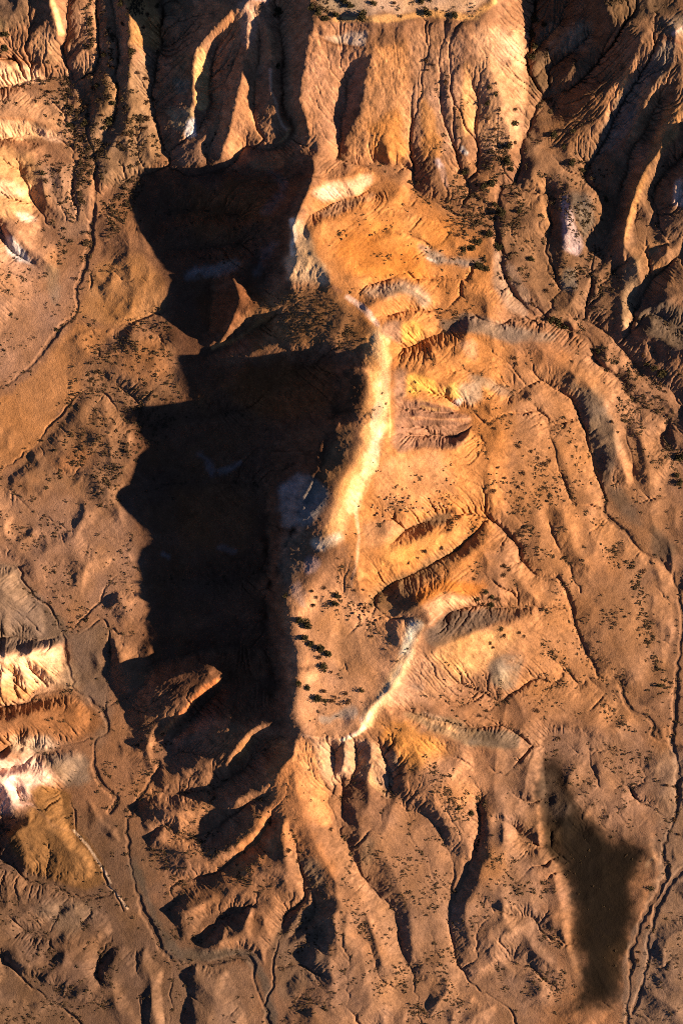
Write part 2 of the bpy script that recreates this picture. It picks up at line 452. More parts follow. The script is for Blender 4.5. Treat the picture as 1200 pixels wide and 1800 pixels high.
def dense(v, step, wob=0.0):
    """polyline resampled every `step`, smoothed by Catmull-Rom, with a small natural wobble"""
    pts = []
    n = len(v)
    for i in range(n - 1):
        p0 = v[max(i-1, 0)]; p1 = v[i]; p2 = v[i+1]; p3 = v[min(i+2, n-1)]
        m = max(2, int(np.hypot(*(p2-p1)[:2]) / step))
        t = (np.arange(m) / m)[:, None]
        w = cubw(t)
        q = w[0]*p0 + w[1]*p1 + w[2]*p2 + w[3]*p3
        q[:, 2] = (p1[2]*(1-t) + p2[2]*t)[:, 0]
        pts.append(q)
    pts.append(v[-1:])
    q = np.concatenate(pts)
    if wob and len(q) > 3:
        q[:, 0] += wob * bilin(WOBX, (q[:, 0]-XMIN0)/4, (q[:, 1]-YMIN0)/4)
        q[:, 1] += wob * bilin(WOBY, (q[:, 0]-XMIN0)/4, (q[:, 1]-YMIN0)/4)
    return q

X4 = np.arange(XMIN0, XMAX0 + 1, 4.0); Y4 = np.arange(YMIN0, YMAX0 + 1, 4.0)
WOBX = noise(X4, Y4, 26, 1, 3); WOBY = noise(X4, Y4, 26, 2, 3)

samples = []
for kind, v in LINES:
    q = dense(v, 2.0, 5.0 if kind == 'R' else 4.0) if kind != 'P' else v
    if kind == 'T':                        # broken crest
        r = np.random.default_rng(3); k = np.arange(0, len(q) + 10, 9)
        q[:, 2] += np.interp(np.arange(len(q)), k, r.uniform(-4.5, 4.5, len(k)))
        # the crest rolls over gradually into the west face
        k = np.clip((q[:, 1]-600)/50, 0, 1)*np.clip((1075-q[:, 1])/50, 0, 1)*0.75 + 0.25
        q[:, 0] += 16*k
        SHOULDER = q
        for off, drop in ((25, 2.2), (48, 8.5), (62, 16.0)):
            e = q[::2].copy(); e[:, 0] -= off*k[::2]; e[:, 2] -= drop*k[::2]; samples.append(e)
    samples.append(q)
samples = np.concatenate(samples)

def solve():
    z = None
    for step in (64, 32, 16, 8, 4):
        nx = int((XMAX0-XMIN0)/step) + 1; ny = int((YMAX0-YMIN0)/step) + 1
        i = np.round((samples[:, 0]-XMIN0)/step).astype(int); j = np.round((samples[:, 1]-YMIN0)/step).astype(int)
        ok = (i >= 0) & (i < nx) & (j >= 0) & (j < ny)
        s = np.zeros((ny, nx)); c = np.zeros((ny, nx))
        np.add.at(s, (j[ok], i[ok]), samples[ok, 2]); np.add.at(c, (j[ok], i[ok]), 1)
        fix = c > 0; val = np.where(fix, s/np.maximum(c, 1), 0)
        if z is None: z = np.full((ny, nx), 30.0)
        else: z = resample(z, np.linspace(0, z.shape[1]-1, nx), np.linspace(0, z.shape[0]-1, ny)).astype(float)
        z[fix] = val[fix]
        par = (np.add.outer(np.arange(ny), np.arange(nx)) & 1)
        upd = [(par == k) & ~fix for k in (0, 1)]
        for it in range(90 if step > 4 else 70):
            for k in (0, 1):
                p = np.pad(z, 1, mode='edge')
                a = (p[:-2, 1:-1] + p[2:, 1:-1] + p[1:-1, :-2] + p[1:-1, 2:]) * 0.25
                z = np.where(upd[k], z + 1.6*(a - z), z)
    return z.astype(np.float32)

Z4 = blur(solve(), 0.8)
# the west shoulder is weathered round
i = np.round((SHOULDER[:, 0]-XMIN0)/4).astype(int); j = np.round((SHOULDER[:, 1]-YMIN0)/4).astype(int)
msk = np.zeros_like(Z4); msk[j, i] = 1
msk = np.clip(blur(msk, 5.0)*16, 0, 1)
Z4 = Z4*(1-msk) + (blur(Z4, 2.5) + 2.0)*msk

def carve_field(lines, xs, ys, step, vee=False):
    """incised gullies: depth profile around each polyline"""
    D = np.zeros((len(ys), len(xs)), np.float32)
    for q, wd, dp in lines:
        # q: (n,2) points; wd half width, dp depth, arrays per point
        for k in range(len(q)-1):
            x0, y0 = q[k]; x1, y1 = q[k+1]; R = max(wd[k], wd[k+1]) + step
            i0 = np.searchsorted(xs, min(x0, x1)-R); i1 = np.searchsorted(xs, max(x0, x1)+R)
            j0 = np.searchsorted(ys, min(y0, y1)-R); j1 = np.searchsorted(ys, max(y0, y1)+R)
            if i1 <= i0 or j1 <= j0: continue
            gx = xs[None, i0:i1]; gy = ys[j0:j1, None]
            dx, dy = x1-x0, y1-y0; L = dx*dx+dy*dy + 1e-9
            t = np.clip(((gx-x0)*dx + (gy-y0)*dy)/L, 0, 1)
            d = np.hypot(gx-x0-t*dx, gy-y0-t*dy)
            w = wd[k]*(1-t) + wd[k+1]*t; e = dp[k]*(1-t) + dp[k+1]*t
            u = np.clip(1 - d/w, 0, 1)
            pr_ = u*np.sqrt(u) if vee else np.minimum(1, u*1.6)**2
            D[j0:j1, i0:i1] = np.maximum(D[j0:j1, i0:i1], e*pr_)
    return D

# ---- erosion on a 2-unit grid: drainage network by stream power, so gullies branch the way water would cut them
X2 = np.arange(XMIN0, XMAX0 + 1, 2.0); Y2 = np.arange(YMIN0, YMAX0 + 1, 2.0)
z = resample(Z4, (X2-XMIN0)/4, (Y2-YMIN0)/4)
gy, gx = np.gradient(blur(z, 3), 2.0)
steep = np.clip(np.hypot(gx, gy) / 0.45, 0, 1)
# how hummocky the open ground is: calm on the mesa and its sand apron, rough in the outer badlands
calm = np.zeros_like(z)
for cx, cy, rx, ry in ((600, 1160, 100, 120), (720, 420, 140, 70), (720, 850, 150, 60), (640, 700, 60, 160), (880, 1120, 70, 50), (700, 170, 190, 120), (700, 10, 170, 45), (560, 1420, 70, 110), (60, 620, 90, 160), (700, 980, 90, 40), (1060, 1620, 70, 130), (430, 760, 190, 480), (1030, 1090, 120, 170), (740, 1590, 110, 150), (960, 850, 90, 90)):
    calm = np.maximum(calm, np.exp(-(((X2-cx)/rx)**2)[None, :]**2 - (((Y2-cy)/ry)**2)[:, None]**2))
rough = 1 - 0.72*calm
vz = []
for kind, v in LINES:
    if kind in 'CW':
        q = dense(v, 4.0, 4.0); n = len(q)
        vz.append((q[:, :2], np.full(n, 26.0), np.full(n, 4.2)*np.clip(np.minimum(np.linspace(0, 1, n)*5, 1), 0.2, 1)))
z = z - carve_field(vz, X2, Y2, 2.0, True)*(0.35 + 0.65*rough)
z = z + noise(X2, Y2, 105, 3, 3) * 9.5*rough + noise(X2, Y2, 60, 8, 2, 0.5, True) * 4.0*rough + noise(X2, Y2, 26, 4, 3) * (0.5 + 1.2*steep)*(0.3+0.7*rough)

NB = [(-1, -1), (-1, 0), (-1, 1), (0, -1), (0, 1), (1, -1), (1, 0), (1, 1)]
def fill(z):
    h, w = z.shape; f = z.ravel().tolist(); n = h*w
    done = bytearray(n); heap = []
    for i in range(h):
        for j in ((0, w-1) if 0 < i < h-1 else range(w)):
            k = i*w + j
            if not done[k]: done[k] = 1; heap.append((f[k], k))
    heapq.heapify(heap); pop = heapq.heappop; push = heapq.heappush
    offs = [a*w + b for a, b in NB]
    while heap:
        v, k = pop(heap); j = k % w
        if k < w or k >= n - w or j == 0 or j == w-1:
            ks = [k + a*w + b for a, b in NB if 0 <= j + b < w and 0 <= k + a*w + b < n]
        else: ks = [k + o for o in offs]
        for q in ks:
            if not done[q]:
                done[q] = 1
                if f[q] <= v: f[q] = v + 1e-3
                push(heap, (f[q], q))
    return np.array(f, np.float32).reshape(h, w)

def receivers(z, dx, jit=0.0):
    h, w = z.shape; best = np.zeros((h, w), np.float32); rec = np.arange(h*w).reshape(h, w); base = rec.copy()
    p = np.pad(z, 1, mode='edge')
    for a, b in NB:
        s = (z - p[1+a:1+a+h, 1+b:1+b+w]) / (dx*math.hypot(a, b))
        if jit: s = s * (1 + jit * rng.random((h, w), dtype=np.float32))
        m = s > best
        m[0 if a < 0 else -1, :] &= (a == 0); m[:, 0 if b < 0 else -1] &= (b == 0)
        best = np.where(m, s, best); rec = np.where(m, base + a*w + b, rec)
    return rec.ravel(), best

def accumulate(order, rec, n):
    A = [1.0]*n; r = rec.tolist()
    for i in reversed(order):
        q = r[i]
        if q != i: A[q] += A[i]
    return np.array(A, np.float32)

def incise(z, dx, its, K, m, D, jit=0.3, hard=None):
    n = z.size; sh = z.shape
    for it in range(its):
        rec, _ = receivers(z, dx, jit)
        order = np.argsort(z.ravel(), kind='stable').tolist()
        A = accumulate(order, rec, n) * dx*dx
        f = K * np.minimum(A, 3e4)**m / dx
        if hard is not None: f = f * hard.ravel()
        f = f.tolist(); zz = z.ravel().tolist(); r = rec.tolist()
        for i in order:
            q = r[i]
            if q != i:
                v = zz[q]
                if v < zz[i]: zz[i] = (zz[i] + f[i]*v) / (1 + f[i])
        z = np.array(zz, np.float32).reshape(sh)
        if D:
            p = np.pad(z, 1, mode='edge')
            z = z + D * (p[:-2, 1:-1] + p[2:, 1:-1] + p[1:-1, :-2] + p[1:-1, 2:] - 4*z)
    return z, A.reshape(sh)

z = fill(z)
hardness = 1 + 0.6*noise(X2, Y2, 120, 9, 2)
z, A2 = incise(z, 2.0, ERODE_IT, 0.017, 0.5, 0.02, 1.0, np.clip(hardness, 0.3, 2)*(0.08 + 0.92*rough))
# the crest is trimmed so that its shadow reaches the surveyed outline
OUT = np.array(OUTLINE.split(), float).reshape(-1, 2)       # y, x of the shadow's western edge
te = math.tan(math.radians(SUN_EL)); ta = math.tan(math.radians(SUN_AZ))
yy = np.concatenate([np.arange(296, 488, 2.0), np.arange(625, 1150, 2.0)])
sx = np.interp(yy, OUT[:, 0], OUT[:, 1])
def trim(z, its, sy, clip, gain):
    kx = np.arange(-20, 21); ky = np.arange(-7, 8)
    g = np.exp(-(kx/9.0)**2)[None, :] * np.exp(-(ky/sy)**2)[:, None]
    for it in range(its):
        D = np.zeros_like(z); W = np.zeros_like(z)
        for y0, s0 in zip(yy, sx):
            xs_ = np.arange(max(s0 + 60, 470 + (60 if 640 < y0 < 900 else 0)), s0 + 460, 2.0)
            xs_ = xs_[xs_ < 690]
            ys_ = y0 + (xs_ - s0)*ta
            h = bilin(z, (xs_-XMIN0)/2, (ys_-YMIN0)/2) - te*(xs_-s0)*math.hypot(1, ta)
            k = int(np.argmax(h)); e = h[k] - bilin(z, np.array([(s0-XMIN0)/2]), np.array([(y0-YMIN0)/2]))[0]
            ci = int((xs_[k]-XMIN0)/2); cj = int((ys_[k]-YMIN0)/2)
            D[cj-7:cj+8, ci-20:ci+21] += g*np.clip(-e, -clip, clip); W[cj-7:cj+8, ci-20:ci+21] += g
        z = z + gain*D/np.maximum(W, 1.2)
    return z
z = trim(z, 6, 2.6, 5, 0.7)
m2 = resample(msk, (X2-XMIN0)/4, (Y2-YMIN0)/4)
z = z*(1-m2) + blur(z, 3.0)*m2
m3 = m2*np.clip(1-np.abs((Y2-870)/150.0)**4, 0, 1)[:, None]
z = z*(1-m3) + blur(z, 5.0)*m3
k_ = (yy < 740) | (yy > 960); yy = yy[k_]; sx = sx[k_]
z = trim(z, 3, 1.5, 3, 0.7)
Z2 = z.astype(np.float32)

# ---- final sheet: fine spacing where the survey is, growing outwards to far horizon
def axis(lo, hi, a, b, step, far):
    core = np.arange(a, b + step*0.5, step)
    out = []; p = b; s = step
    while p < far[1]: s *= 1.12; p += s; out.append(p)
    inn = []; p = a; s = step
    while p > far[0]: s *= 1.12; p -= s; inn.append(p)
    return np.array(inn[::-1] + list(core) + out)
XF = axis(0, 0, -70, 1270, STEP, (-16000, 17000)); YF = axis(0, 0, -70, 1870, STEP, (-16000, 17000))
ZF = resample(Z2, (XF-XMIN0)/2, (YF-YMIN0)/2).astype(np.float32)
inx = (XF >= -70) & (XF <= 1270); iny = (YF >= -70) & (YF <= 1870)
XC, YC = XF[inx], YF[iny]

gul = []
for kind, v in LINES:
    if kind not in 'CW': continue
    q = dense(v, 2.0, 4.0)
    n = len(q); s = np.linspace(0, 1, n)
    r = np.random.default_rng(int(abs(v[0, 0]*13 + v[0, 1]*7)) + 5)
    k = np.interp(np.arange(n), np.arange(0, n+8, 4), r.standard_normal(len(np.arange(0, n+8, 4)))) * 1.5
    tx = np.gradient(q[:, 0]); ty = np.gradient(q[:, 1]); L = np.hypot(tx, ty) + 1e-6
    qq = np.stack([q[:, 0] - ty/L*k, q[:, 1] + tx/L*k], 1)
    taper = np.clip(np.minimum(s*6, 1), 0.25, 1)
    var = np.interp(np.arange(n), np.arange(0, n+40, 20), np.clip(r.uniform(-0.3, 1.4, len(np.arange(0, n+40, 20))), 0.05, 2))
    gul.append((qq, 2.8*taper*(0.6+0.5*var), 1.7*taper*var) if kind == 'C' else (qq, 3.0 + 4.5*var, 0.7 + 1.3*var))
G = carve_field(gul, XC, YC, STEP)
core = ZF[np.ix_(iny, inx)].copy()
core -= G
# fine rills
gy, gx = np.gradient(blur(core, 2.0), STEP)
steepF = np.clip((np.hypot(gx, gy)-0.08)/0.45, 0, 1)
core += noise(XC, YC, 9, 21, 3, 0.7) * (0.15 + 1.1*steepF)
order = np.argsort(core.ravel(), kind='stable').tolist()
AF = 0
for k in range(3):
    rec, _ = receivers(core, STEP, 1.2)
    AF = AF + np.log(accumulate(order, rec, core.size).reshape(core.shape))/3
smo = np.zeros_like(core)
for cx, cy, rx, ry, k in ((650, 720, 45, 200, .85), (700, 170, 210, 130, .75), (780, 960, 140, 70, .35), (420, 190, 60, 120, .5), (600, 1000, 70, 130, .7), (700, 440, 130, 60, .5), (720, 850, 130, 50, .6), (860, 1130, 70, 40, .7), (545, 1450, 60, 130, .6), (690, 1320, 40, 50, .6)):
    smo = np.maximum(smo, k*np.exp(-(((XC-cx)/rx)**2)[None, :]**2 - (((YC-cy)/ry)**2)[:, None]**2))
core, _A = incise(core.astype(np.float32), STEP, 3, 0.015, 0.5, 0.015, 0.9, (1-smo)*(0.25 + steepF)*(0.35 + 0.65*resample(rough, (XC-XMIN0)/2, (YC-YMIN0)/2)))
flute = np.zeros_like(core)
for cx, cy, rx, ry in ((750, 735, 90, 65), (710, 585, 50, 30), (850, 1090, 100, 38), (820, 1285, 120, 32), (605, 1345, 95, 60), (770, 915, 85, 35), (735, 1000, 110, 50), (600, 345, 70, 50), (40, 1200, 90, 60), (30, 1390, 90, 50), (60, 1130, 60, 40), (800, 455, 80, 30), (860, 575, 130, 30), (1170, 580, 80, 60), (40, 235, 90, 20), (40, 135, 90, 25), (1080, 150, 120, 90), (350, 150, 40, 90), (790, 1055, 80, 30)):
    flute = np.maximum(flute, np.exp(-(((XC-cx)/rx)**2)[None, :]**2 - (((YC-cy)/ry)**2)[:, None]**2))
rill = np.clip(AF/math.log(400.0), 0, 1.15)
core -= blur(rill, 0.55) * (0.1 + (1.0 + 1.1*flute)*steepF)*(1-smo)
core += noise(XC, YC, 5, 22, 3, 0.7) * 0.16
ZF[np.ix_(iny, inx)] = core
# far ground settles to a rolling plain
dx = np.maximum(0, np.maximum(-160 - XF, XF - 1360)); dy = np.maximum(0, np.maximum(-160 - YF, YF - 1960))
dist = np.hypot(dx[None, :], dy[:, None])
fade = np.clip(dist/900, 0, 1); fade = fade*fade*(3-2*fade)
east = np.clip((XF - 1250)/500, 0, 1)[None, :]
far = 8 + 10*np.sin(XF/900.0)[None, :]*np.cos(YF/1100.0)[:, None] - 12*east
ZF = ZF*(1-fade) + far.astype(np.float32)*fade

